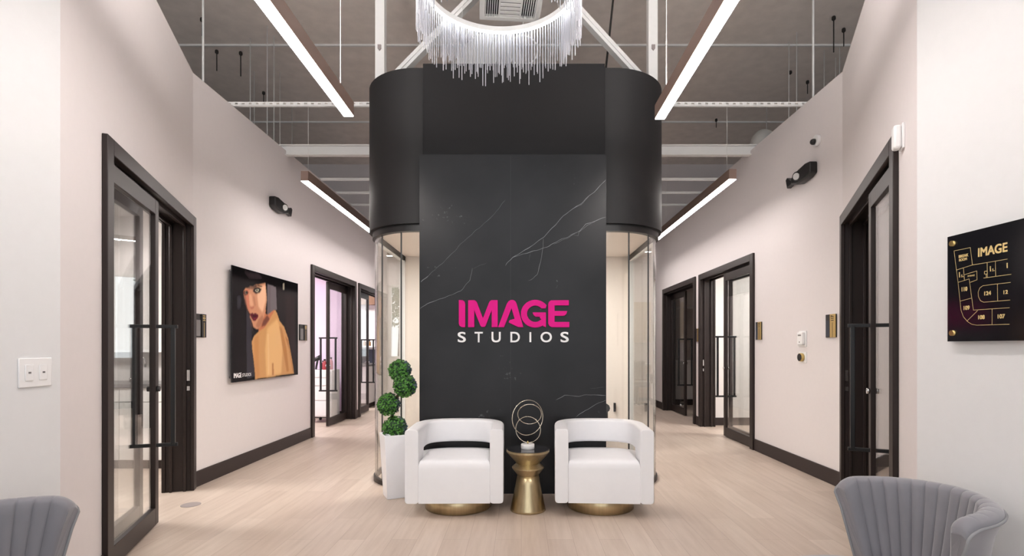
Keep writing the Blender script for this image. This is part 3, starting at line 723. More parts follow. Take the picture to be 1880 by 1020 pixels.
# ================================================================== GREY CHANNEL CHAIRS
def velvet_chair(label, mirror=1):
    """faces local -x; wings end near x=-0.02; mirror flips y"""
    t = thing('channel_back_chair', label, 'chair', (0, 0, 0), 0, 'grey velvet channel back chairs')
    NT, NV = 289, 26
    A0 = math.radians(-90); A1 = math.radians(90)
    R0, R1 = 0.235, 0.318; z0, z1 = 0.30, 0.73
    nch = 17; thk = 0.056
    def rad(v, a): return R0+(R1-R0)*v**0.8
    def topz(a):
        e = min(abs(a-A0), abs(A1-a)); s = min(e/0.22, 1); return z1-0.02*(abs(a)/1.57)**2-0.05*(1-math.sqrt(max(0, 1-(1-s)**2)))
    def P(a, v, side):
        zt = topz(a); z = z0+(zt-z0)*v
        r = rad(v, a)
        chn = abs(math.sin((a-A0)/(A1-A0)*PI*nch))**0.38
        a = a*(0.86+0.14*v)
        if side == 'i': r = r-thk/2-0.012*chn
        elif side == 'o': r = r+thk/2
        return Vector((r*math.cos(a)*1.05, mirror*r*math.sin(a)*0.98, z))
    mb = MB(); rows = []
    # path of the section: inner bottom -> inner top -> rolled top -> outer top piping -> outer bottom
    for i in range(NT+1):
        a = A0+(A1-A0)*i/NT; row = []
        for j in range(NV//2+1):
            row.append(P(a, 0.94*j/(NV//2), 'i'))
        zt = topz(a); chn = abs(math.sin((a-A0)/(A1-A0)*PI*nch))**0.38
        ri = rad(0.94, a)-thk/2-0.009*chn; ro = rad(1, a)+thk/2+0.006
        zi = z0+(zt-z0)*0.94
        for q in range(1, 8):
            f = q/8; an = PI*(1-f)
            r = (ri+ro)/2+(ro-ri)/2*math.cos(an); z = zi+(zt-zi+0.002*chn)*math.sin(an)*1.0
            row.append(Vector((r*math.cos(a)*1.05, mirror*r*math.sin(a)*0.98, z-0.01*f)))
        row.append(Vector((ro*math.cos(a)*1.05, mirror*ro*math.sin(a)*0.98, zi-0.012)))
        rows.append(row)
    m = len(rows[0]); vs = [p for r in rows for p in r]
    mb.add(vs, [(i*m+j, i*m+j+1, (i+1)*m+j+1, (i+1)*m+j) for i in range(NT) for j in range(m-1)], 0, True)
    # outer shell
    ov = []
    for i in range(NT+1):
        a = A0+(A1-A0)*i/NT; top = rows[i][-1]
        for j in range(7):
            f = j/6; v = 0.93*(1-f); r = rad(v, a)+thk/2*(0.8 if f > 0 else 1.2); z = top.z+(z0-0.06-top.z)*f
            a2 = a*(0.86+0.14*v/0.93)
            ov.append(Vector((r*math.cos(a2)*1.05, mirror*r*math.sin(a2)*0.98, z)) if j else top)
    mb2 = MB(); mb2.add(ov, [(i*7+j, i*7+j+1, (i+1)*7+j+1, (i+1)*7+j) for i in range(NT) for j in range(6)], 0, True)
    bottom_in = [rows[i][0] for i in range(NT+1)]; 
    # close ends and underside
    for i in (0, NT):
        loop = rows[i]+[ov[i*7+j] for j in range(1, 7)]
        mb2.add(loop, [tuple(range(len(loop)))], 0)
    bo = [ov[i*7+6] for i in range(NT+1)]
    mb2.add(bottom_in+bo, [(i, i+1, NT+1+i+1, NT+1+i) for i in range(NT)], 0)
    mb.build('channel_backrest', M['velvet'], t)
    mb2.build('outer_back_panel', M['velvet'], t)
    pp = [rows[i][-1]+Vector((math.cos(A0+(A1-A0)*i/NT)*0.003, mirror*math.sin(A0+(A1-A0)*i/NT)*0.003, 0)) for i in range(NT+1)]
    def endp(i):
        return [ov[i*7+j]+Vector((-0.004, 0, 0)) for j in range(1, 7)]
    MB().tube(endp(0)[::-1]+pp+endp(NT), 0.0055, 8).build('piping', M['piping'], t)
    # seat cushion
    mb = MB(); prof = [(0.0, 0.26), (0.93, 0.26), (1.0, 0.29), (1.0, 0.33), (0.97, 0.362), (0.9, 0.378), (0.7, 0.387), (0.35, 0.39), (0.0, 0.39)]
    n = 48; vs = []
    for r, z in prof:
        for j in range(n):
            a = 2*PI*j/n; e = 0.8
            x = -0.21+0.29*r*math.copysign(abs(math.cos(a))**e, math.cos(a)); y = 0.235*r*math.copysign(abs(math.sin(a))**e, math.sin(a))
            vs.append((x, y, z))
    mb.add(vs, [(i*n+j, i*n+(j+1) % n, (i+1)*n+(j+1) % n, (i+1)*n+j) for i in range(len(prof)-1) for j in range(n)], 0, True)
    o = mb.build('seat_cushion', M['velvet'], t)
    for sx in (-0.36, 0.04):
        for sy in (-0.15, 0.15):
            MB().tube([(sx, sy, 0.27), (sx*1.12, sy*1.15, 0.0)], [0.018, 0.010], 12).build('leg', M['black_metal'], t)
    return t
vc = velvet_chair('grey velvet channel back chair at the lower right, beside the floor plan sign', -1)
vc.location = (1.56, 2.23, 0); vc.rotation_euler.z = math.radians(5)
vc2 = velvet_chair('grey velvet channel back chair at the lower left, by the light switches', -1)
vc2.location = (-1.835, 1.92, 0); vc2.rotation_euler.z = math.radians(190)

# ================================================================== CHANDELIER
CX, CY, CZ, CR = -0.15, 3.63, 3.80, 0.56
cl = thing('ring_chandelier', 'round lit chandelier fringed with hanging glass rods in front of the black drum', 'chandelier', (CX, CY, CZ))
def ring(mb, r0, r1, z0, z1, mi=0, n=96):
    vs = []
    for i in range(n):
        a = 2*PI*i/n
        for r, z in ((r0, z0), (r1, z0), (r1, z1), (r0, z1)): vs.append((r*math.cos(a), r*math.sin(a), z))
    mb.add(vs, [(i*4+j, i*4+(j+1) % 4, ((i+1) % n)*4+(j+1) % 4, ((i+1) % n)*4+j) for i in range(n) for j in range(4)], mi, False)
mb = MB(); ring(mb, CR-0.045, CR-0.038, 0.008, 0.045); ring(mb, CR-0.008, CR-0.0, 0.02, 0.045); mb.build('ring_housing', M['white_steel'], cl, autosmooth=True)
mb = MB(); ring(mb, CR-0.040, CR-0.026, -0.004, 0.005); mb.build('led_strip', M['lit_ring'], cl, autosmooth=True)
rods = []
nr = 420
for i in range(nr):
    a = 2*PI*(i+random.uniform(-.3, .3))/nr
    row = i % 3
    r = CR-0.022+0.011*row
    l = 0.22+0.17*random.random()**1.3+(0.03 if row == 1 else 0)
    if i % 9 == 0: l += 0.03
    rods.append((a, r, l))
vis = sorted(range(nr), key=lambda i: -math.sin(rods[i][0])*0.6-(rods[i][2])*0.8)
part_i = set(); 
for i in vis[:210:2][:100]: part_i.add(i)
rest = MB()
def rod_mb(mb, a, r, l):
    x, y = r*math.cos(a), r*math.sin(a); w = 0.0034
    mb.tube([(x, y, 0.03), (x, y, -l)], w, 6, smooth=True)
for i, (a, r, l) in enumerate(rods):
    if i in part_i:
        q = MB(); rod_mb(q, a, r, l); q.build('glass_rod', M['rod_glass'], cl, recalc=False)
    else: rod_mb(rest, a, r, l)
o = rest.build('glass_rod_fringe', M['rod_glass'], cl, recalc=False); o['kind'] = 'stuff'
for a in (0.6, 2.2, 3.8, 5.3):
    MB().tube([(CR*.92*math.cos(a), CR*.92*math.sin(a), 0.05), (CR*.4*math.cos(a), CR*.4*math.sin(a), 6-CZ)], 0.0015, 6).build('suspension_cable', M['wire'], cl)

# ================================================================== LINEAR LIGHTS
def linear_light(label, x, y0, y1, z=3.115, w=0.08, h=0.11, wires=(), up=False):
    t = thing('linear_light', label, 'ceiling light', (x, y0, z), 0, 'suspended linear lights')
    L = y1-y0
    MB().box(-w/2, w/2, 0, L, 0.004, h).build('lamp_body', M['lamp_body'], t, bevel=0.002)
    MB().box(-w/2+0.004, w/2-0.004, 0.004, L-0.004, -0.002, 0.0045).build('diffuser', M['lit_line'], t)
    if up: MB().box(-w/2+0.008, w/2-0.008, 0.01, L-0.01, h, h+0.003).build('added_uplight', M['fill_up'], t)  # added glowing strip on top to brighten the roof deck
    for yy, tp_ in wires:
        MB().tube([(0, yy-y0, h), (0, yy-y0, tp_-z)], 0.0022, 6).build('suspension_wire', M['wire'], t)
linear_light('nearer suspended linear light over the left side of the lobby', -1.335, 1.3, 4.09, up=True, wires=((3.9, 6.0), (1.6, 6.0)))
linear_light('nearer suspended linear light over the right side of the lobby', 1.085, 1.3, 4.14, up=True, wires=((3.95, 6.0), (1.6, 6.0)))
linear_light('farther suspended linear light over the left corridor', -2.33, 5.68, 11.2, wires=((5.78, 3.95), (8.2, 3.95), (10.9, 4.0)))
linear_light('farther suspended linear light over the right corridor', 2.25, 5.62, 11.2, wires=((5.78, 3.95), (8.2, 3.95), (10.9, 4.0)))
t = thing('linear_light', 'short crosswise linear light at the far end of the left corridor', 'ceiling light', (-2.9, 12.85, 3.55), 0, 'suspended linear lights')
MB().box(-0.75, 0.75, -0.035, 0.035, 0.004, 0.09).build('lamp_body', M['lamp_body'], t); MB().box(-0.745, 0.745, -0.03, 0.03, -0.002, 0.0045).build('diffuser', M['lit_line'], t)
MB().tube([(0.5, 0, .09), (0.5, 0, 2.45)], 0.002, 6).build('suspension_wire', M['wire'], t)
t = thing('linear_light', 'short crosswise linear light at the far end of the right corridor', 'ceiling light', (3.0, 12.6, 3.6), 0, 'suspended linear lights')
MB().box(-0.75, 0.75, -0.035, 0.035, 0.004, 0.09).build('lamp_body', M['lamp_body'], t); MB().box(-0.745, 0.745, -0.03, 0.03, -0.002, 0.0045).build('diffuser', M['lit_line'], t)
MB().tube([(0.5, 0, .09), (0.5, 0, 2.4)], 0.002, 6).build('suspension_wire', M['wire'], t)

# ================================================================== CEILING STEEL
for x, lab in ((-1.488, 'left of the two white steel posts rising out of the drum'), (1.386, 'right of the two white steel posts rising out of the drum')):
    t = thing('steel_post', lab, 'steel post', (x, 5.6, 2.56), 0, 'white steel posts')
    MB().box(-0.049, 0.049, -0.049, 0.049, 0, 3.44).build('post_shaft', M['white_steel'], t, bevel=0.004)
    zc = 1.33+549*5.55/F-2.56
    mbx = MB(); mbx.prism([(-0.018, 0.03), (0.018, 0.03), (0.018, -0.01), (0, -0.03), (-0.018, -0.01)], -0.065, -0.05, f=lambda a, b, c: (a, c, zc+b))
    mbx.build('bracket_plate', M['floor_plate'], t)
def bar(P, Q, w, d):
    P, Q = Vector(P), Vector(Q); L = (Q-P).length; q = (Q-P).to_track_quat('Z', 'Y').to_matrix().to_4x4(); mtx = Matrix.Translation(P) @ q
    mb = MB(); mb.box(-w/2, w/2, -d/2, d/2, 0, L, mtx=mtx); mb.box(-w/2-0.012, w/2+0.012, -0.006, 0.006, 0, L, mtx=mtx)
    return mb
tag(bar((-1.60, 5.74, 4.02), (-0.07, 5.74, 5.58), 0.1, 0.075).build('steel_brace', M['white_steel']), 'white diagonal steel brace rising from the left post behind the chandelier', 'steel brace', 'diagonal braces')
tag(bar((1.50, 5.74, 4.02), (0.07, 5.74, 5.58), 0.1, 0.075).build('steel_brace', M['white_steel']), 'white diagonal steel brace rising from the right post', 'steel brace', 'diagonal braces')
tag(MB().box(-7.9, 7.9, 5.55, 5.70, 5.56, 5.76).build('steel_beam', M['white_steel']), 'white steel roof beam joining the two steel posts at their tops', 'steel beam')
# perforated strut, I beam and purlins over both corridors
def strut():
    mb = MB(); y = 5.75
    mb.box(-3.3, 3.2, y-0.02, y+0.02, 3.985, 3.99); mb.box(-3.3, 3.2, y+0.018, y+0.02, 3.95, 3.985)
    mb.box(-3.3, 3.2, y-0.02, y-0.018, 3.978, 3.985); mb.box(-3.3, 3.2, y-0.02, y-0.018, 3.945, 3.958)
    x = -3.3
    while x < 3.2:
        mb.box(x, x+0.045, y-0.02, y-0.018, 3.958, 3.978); x += 0.075
    return mb
tag(strut().build('slotted_strut', M['white_steel']), 'white slotted steel strut crossing above the corridors, nearest of the cross members', 'strut')
y = 6.97
tag(MB().box(-3.5, 3.4, y-0.04, y+0.04, 3.855, 3.867).box(-3.5, 3.4, y-0.04, y+0.04, 3.978, 3.99).box(-3.5, 3.4, y-0.005, y+0.005, 3.86, 3.985).build('i_beam', M['white_steel']),
    'deep white I beam crossing above both corridors', 'steel beam')
for y, z, lab in ((8.19, 3.93, 'first thin white purlin beyond the I beam'), (9.14, 4.0, 'second thin white purlin beyond the I beam'), (10.1, 4.05, 'third and farthest thin white purlin beyond the I beam')):
    tag(MB().box(-3.6, 3.5, y-0.015, y+0.015, z-0.02, z+0.02).build('roof_purlin', M['white_steel'], bevel=0.004), lab, 'steel purlin', 'purlins beyond the I beam')

# hanger rods behind the corridor walls
def hanger(px, ytop, m, label, r=0.0065, zb=2.98, grp='hanger rods', Y=None, nm='hanger_rod'):
    Y = Y or 4.67*F/(637-ytop); X = (px-957)/F*Y
    tag(MB().tube([(X, Y, 6.0), (X, Y, zb)], r, 6).build(nm, m), label, 'hanger rod', grp)
for px, yt in ((459.4, 70), (466.9, 132), (490.5, 47), (503, 66), (514, 132), (536, 200)):
    hanger(px, yt, M['wire'], 'thin pale rod hanging from the roof deck behind the left corridor wall', grp='pale hanger rods on the left')
for px, yt in ((1448.2, 78), (1462.4, 59), (1513, 92), (1541.4, 84), (1534, 106), (1407.3, 193)):
    hanger(px, yt, M['wire'], 'thin pale rod hanging from the roof deck behind the right corridor wall', grp='pale hanger rods on the right')
hanger(373, 0, M['white_steel'], 'thick white rod hanging behind the corner of the left corridor wall', r=0.012, Y=5.9)
hanger(1493, 0, M['white_steel'], 'thick white rod hanging behind the near end of the right corridor wall', r=0.012, Y=6.1)
def drop(px, y0, y1, label, grp):
    Y = 4.67*F/(637-y0); X = (px-957)/F*Y; zb = CAMH+(637-y1)/F*Y
    t = thing('deck_hanger', label, 'hanger', (X, Y, 6.0), 0, grp)
    MB().tube([(0, 0, 0), (0, 0, zb-6)], 0.008, 6).build('hanger_stem', M['dark_wire'], t)
    MB().lathe([(0.012, -0.06), (0.026, -0.045), (0.026, -0.012), (0.02, 0)], 12).build('hanger_clip', M['dark_wire'], t)
for px, a, b in ((371, 33, 66), (398, 92, 130), (442, 95, 140), (484, 168, 190)): drop(px, a, b, 'short dark hanger on the roof deck, left side', 'dark hangers on the left')
for px, a, b in ((1530.6, 30, 96), (1549, 52, 85), (1482.6, 148, 172), (1315, 218, 234), (1451, 130, 136)): drop(px, a, b, 'short dark hanger on the roof deck, right side', 'dark hangers on the right')
# ducts
def duct(pts, r, label, m='duct'):
    P = []
    pts = [Vector(p) for p in pts]
    for i in range(len(pts)-1):
        p0 = pts[max(i-1, 0)]; p1 = pts[i]; p2 = pts[i+1]; p3 = pts[min(i+2, len(pts)-1)]
        for k in range(10):
            t_ = k/10; P.append(0.5*((2*p1)+(p2-p0)*t_+(2*p0-5*p1+4*p2-p3)*t_*t_+(3*p1-p0-3*p2+p3)*t_**3))
    P.append(pts[-1]); rr = [r*(1+0.03*(i % 2)) for i in range(len(P))]
    return tag(MB().tube(P, rr, 20).build('flexible_duct', M[m]), label, 'duct')
duct([(3.85, 8.7, 3.0), (3.85, 8.7, 3.7), (3.98, 8.8, 4.72), (4.4, 9.2, 4.82), (5.2, 9.6, 4.6)], 0.16, 'pale flexible duct showing above the right corridor wall')
duct([(-3.75, 7.3, 3.0), (-3.75, 7.3, 3.6), (-3.78, 7.38, 4.02), (-4.1, 7.45, 4.06), (-4.8, 7.5, 3.9)], 0.13, 'pale flexible duct end showing above the left corridor wall')
duct([(-0.72, 6.6, 4.0), (-0.64, 6.6, 4.6), (-0.42, 6.6, 4.95), (-0.2, 7.0, 5.0), (-0.05, 8.0, 4.95)], 0.26, 'fat white flexible duct rising behind the chandelier')
tag(MB().tube([(0.02+0.17*math.cos(2*PI*i/30), 6.15, 4.78+0.17*math.sin(2*PI*i/30)) for i in range(30)], 0.012, 6, closed=True).build('cable_coil', M['white_steel']), 'round coil of white cable hanging behind the chandelier', 'cable')
tag(MB().tube([(1.12, 6.0, 5.99), (0.93, 6.0, 4.2)], 0.012, 6).build('conduit', M['dark_wire']), 'thin dark slanting conduit beside the right diagonal brace', 'conduit')
tag(MB().tube([(0.02, 6.15, 4.94), (0.02, 6.15, 6.0)], 0.006, 6).build('hanger_rod', M['wire']), 'thin rod holding the white cable coil behind the chandelier', 'hanger rod')
# air diffuser
ad = thing('air_diffuser', 'square white slatted air diffuser hanging inside the chandelier ring', 'air vent', (-0.1, 5.22, 4.74), math.radians(5))
mb = MB()
w = 0.31
mb.box(-w, w, -w, -w+0.055, 0, 0.03).box(-w, w, w-0.055, w, 0, 0.03).box(-w, -w+0.055, -w+0.055, w-0.055, 0, 0.03).box(w-0.055, w, -w+0.055, w-0.055, 0, 0.03)
mb.build('vent_frame', M['white_steel'], ad)
MB().box(-w+0.01, w-0.01, -w+0.01, w-0.01, 0.03, 0.3).build('vent_box', M['dark_void'], ad)
mb = MB()
for i in range(7):
    x = 0.115+i*0.022
    for s in (-1, 1):
        mb.box(s*x-0.004, s*x+0.004, -w+0.055, w-0.055, 0.002, 0.025)
for i in range(9):
    y = -0.24+i*0.06; mb.box(-0.105, 0.105, y-0.02, y+0.02, 0.004, 0.012)
for x in (-0.107, 0.107): mb.box(x-0.005, x+0.005, -w+0.05, w-0.05, 0, 0.026)
mb.build('vent_slats', M['white_steel'], ad)

# ================================================================== POSTER
def poster():
    ya, yb, zt, zb = 5.57, 7.21, 2.195, 0.958
    X = XL+0.045
    t = thing('wall_poster', 'large glossy poster of a woman with black bobbed hair looking over her bare shoulder', 'poster', (X, ya, zb))
    Wd, Ht = yb-ya, zt-zb
    NX, NY = 200, 150
    S = 653/160.0
    def uv(zx, zy):
        px = 400+zx/S; py = 470+zy/S; Y = 3.055*F/(957-px); z = CAMH+(637-py)/F*Y
        return ((Y-ya)/Wd*NX, (z-zb)/Ht*NY)
    gx, gy = np.meshgrid(np.arange(NX+1), np.arange(NY+1))
    gxf = gx.astype(float); gyf = gy.astype(float)
    img = np.zeros((NY+1, NX+1, 3)); img[:] = lin((12, 10, 12))
    def blur(a, k):
        for _ in range(k):
            p = np.pad(a, 1, mode='edge'); a = (p[:-2, 1:-1]+p[2:, 1:-1]+p[1:-1, :-2]+p[1:-1, 2:]+p[1:-1, 1:-1]*2)/6
        return a
    def mask(poly):
        pts = [uv(*p) for p in poly]; m = np.zeros_like(gxf, bool); n = len(pts)
        for i in range(n):
            x0, y0 = pts[i]; x1, y1 = pts[(i+1) % n]
            if y0 == y1: continue
            c = ((y0 > gyf) != (y1 > gyf)) & (gxf < (x1-x0)*(gyf-y0)/(y1-y0)+x0); m ^= c
        return m.astype(float)
    def paint(poly, col, soft=1, alpha=1.0):
        a = blur(mask(poly), soft)[..., None]*alpha
        img[:] = img*(1-a)+np.array(lin(col))*a
    def ell(cx, cy, rx, ry, n=20): return [(cx+rx*math.cos(2*PI*i/n), cy+ry*math.sin(2*PI*i/n)) for i in range(n)]
    paint([(140, 300), (170, 300), (165, 380), (140, 400)], (60, 62, 72), 10, 0.5)
    paint([(210, 400), (250, 480), (250, 640), (272, 900), (212, 915)], (52, 50, 58), 2)  # faint grey reflection on the glossy panel, painted into the print
    paint([(500, 280), (572, 300), (572, 880), (545, 700), (505, 560)], (38, 26, 26), 6)
    # hair
    paint([(180, 180), (230, 100), (350, 120), (450, 180), (450, 420), (360, 440), (340, 210), (215, 230)], (14, 11, 13), 1)
    # neck, back
    paint([(345, 400), (420, 400), (440, 470), (400, 560), (300, 580), (300, 530), (330, 480)], (196, 120, 84), 2)
    back = [(425, 400), (440, 430), (458, 485), (492, 530), (522, 615), (545, 740), (560, 830), (566, 878), (430, 896), (275, 920), (272, 850), (262, 760), (252, 690), (250, 640), (265, 600), (300, 565), (345, 535), (375, 490), (402, 440)]
    paint(back, (206, 154, 98), 1)
    paint([(365, 540), (440, 470), (470, 560), (480, 700), (470, 880), (360, 905), (350, 700)], (236, 190, 130), 12, 0.8)
    paint([(270, 610), (300, 590), (300, 760), (310, 900), (280, 915), (265, 760)], (196, 138, 84), 8, 0.8)
    paint([(455, 520), (475, 540), (510, 690), (528, 860), (512, 868), (480, 680)], (176, 118, 66), 3, 0.8)
    paint([(500, 600), (530, 700), (556, 860), (566, 878), (556, 830), (520, 620)], (150, 92, 50), 3, 0.7)
    paint([(402, 800), (412, 800), (416, 890), (400, 893)], (170, 108, 62), 2, 0.8)
    paint([(368, 580), (376, 580), (382, 880), (370, 890)], (240, 204, 150), 2, 0.5)
    # face
    face = [(222, 218), (300, 204), (352, 196), (362, 250), (362, 330), (352, 400), (345, 440), (330, 490), (316, 525), (300, 543), (285, 546), (262, 530), (250, 490), (234, 450), (238, 430), (222, 405), (205, 350), (192, 300), (188, 262), (200, 240)]
    paint(face, (206, 146, 112), 1)
    paint([(300, 230), (352, 215), (356, 330), (330, 420), (300, 380), (290, 300)], (244, 196, 160), 6, 0.85)
    paint([(195, 262), (225, 240), (232, 380), (240, 440), (215, 380)], (205, 120, 96), 4, 0.8)
    paint([(236, 380), (252, 372), (272, 376), (262, 392), (245, 398)], (176, 96, 76), 2, 0.7)
    paint([(335, 480), (365, 440), (385, 470), (350, 520), (320, 530)], (96, 52, 44), 3, 0.85)
    paint([(212, 205), (280, 200), (290, 235), (268, 252), (225, 246)], (60, 44, 44), 3, 0.7)
    # brows, eyes
    paint([(184, 276), (194, 258), (214, 258), (226, 272), (214, 290), (198, 292)], (24, 16, 18), 2)
    paint([(256, 262), (270, 236), (302, 230), (324, 246), (310, 274), (280, 282)], (24, 16, 18), 2)
    paint([(195, 275), (204, 266), (214, 272), (206, 281)], (190, 186, 160), 1)
    paint([(270, 260), (284, 248), (304, 250), (294, 266)], (196, 192, 166), 1)
    paint(ell(206, 273, 4, 6), (20, 20, 18), 0); paint(ell(288, 257, 5, 7), (20, 20, 18), 0)
    paint([(254, 236), (284, 216), (330, 222), (328, 230), (286, 226)], (20, 14, 16), 1, 0.9)
    # lips
    paint([(234, 434), (252, 424), (264, 430), (276, 424), (300, 440), (296, 460), (277, 484), (260, 484), (246, 462)], (92, 18, 34), 1)
    paint([(250, 440), (294, 444), (280, 456), (260, 458)], (44, 8, 16), 1, 0.8)
    paint([(262, 464), (288, 460), (276, 476), (264, 476)], (140, 40, 58), 2, 0.6)
    # hair over the cheek with a sheen
    paint([(350, 190), (368, 205), (372, 330), (366, 440), (352, 430), (364, 330)], (14, 11, 13), 1)
    paint([(366, 208), (432, 232), (438, 402), (412, 404), (366, 440)], (112, 104, 108), 1)
    paint([(372, 214), (392, 222), (388, 420), (370, 432)], (96, 84, 88), 3, 0.6)
    paint([(432, 232), (500, 262), (500, 400), (470, 500), (440, 420)], (24, 18, 20), 2)
    paint([(176, 246), (196, 236), (222, 240), (240, 222), (262, 226), (280, 212), (300, 214), (356, 198), (352, 150), (190, 130)], (16, 12, 14), 2)
    paint([(186, 262), (200, 262), (214, 380), (232, 470), (262, 540), (246, 520), (226, 440), (200, 350)], (120, 70, 56), 5, 0.7)
    paint([(300, 470), (330, 440), (340, 470), (316, 525), (296, 540), (280, 520)], (150, 92, 68), 5, 0.6)
    paint([(230, 285), (246, 285), (262, 370), (248, 380), (232, 360)], (232, 178, 144), 3, 0.7)
    paint([(258, 300), (270, 300), (280, 370), (270, 376)], (166, 108, 82), 3, 0.5)
    paint([(190, 115), (300, 130), (330, 170), (230, 165)], (62, 52, 56), 8, 0.6)
    paint([(482, 204), (494, 206), (494, 252), (482, 250)], (176, 170, 150), 1, 0.8)
    img_ = img.reshape(-1, 3)
    dx = Wd/NX; dz = Ht/NY
    vs = [(0.0072, i*dx, j*dz) for j in range(NY+1) for i in range(NX+1)]
    fs = [(j*(NX+1)+i, j*(NX+1)+i+1, (j+1)*(NX+1)+i+1, (j+1)*(NX+1)+i) for j in range(NY) for i in range(NX)]
    m = bpy.data.materials.new('glossy_print'); m.use_nodes = True; nt = m.node_tree; b = nt.nodes['Principled BSDF']
    a = nt.nodes.new('ShaderNodeAttribute'); a.attribute_name = 'Col'; nt.links.new(a.outputs['Color'], b.inputs['Base Color'])
    b.inputs['Roughness'].default_value = 0.1; b.inputs['Specular IOR Level'].default_value = 0.06
    me = bpy.data.meshes.new('print'); me.from_pydata(vs, [], fs); me.materials.append(m)
    ca = me.color_attributes.new('Col', 'FLOAT_COLOR', 'POINT')
    ca.data.foreach_set('color', np.concatenate([img_, np.ones((len(img_), 1))], 1).astype(np.float32).ravel())
    o = bpy.data.objects.new('print', me); C.objects.link(o); o.parent = t
    MB().box(-0.006, 0.007, -0.001, Wd+0.001, -0.001, Ht+0.001).build('acrylic_panel', M['sign_black'], t)
    mb = MB()
    for yy in (0.05, Wd-0.05):
        for zz in (0.05, Ht-0.05): mb.tube([(-0.045, yy, zz), (-0.006, yy, zz)], 0.012, 12)
    mb.build('standoff_pins', M['chrome'], t)
    lm = MB()
    text_mesh('IMAGE', lm, (0.0085, 0.03, 0.045), (0, 1, 0), (0, 0, 1), w=0.15, h=0.05, depth=0.0005, bold=0.05)
    text_mesh('STUDIOS', lm, (0.0085, 0.2, 0.05), (0, 1, 0), (0, 0, 1), w=0.19, h=0.035, depth=0.0005)
    lm.build('printed_lettering', M['white_sign'], t)
poster()

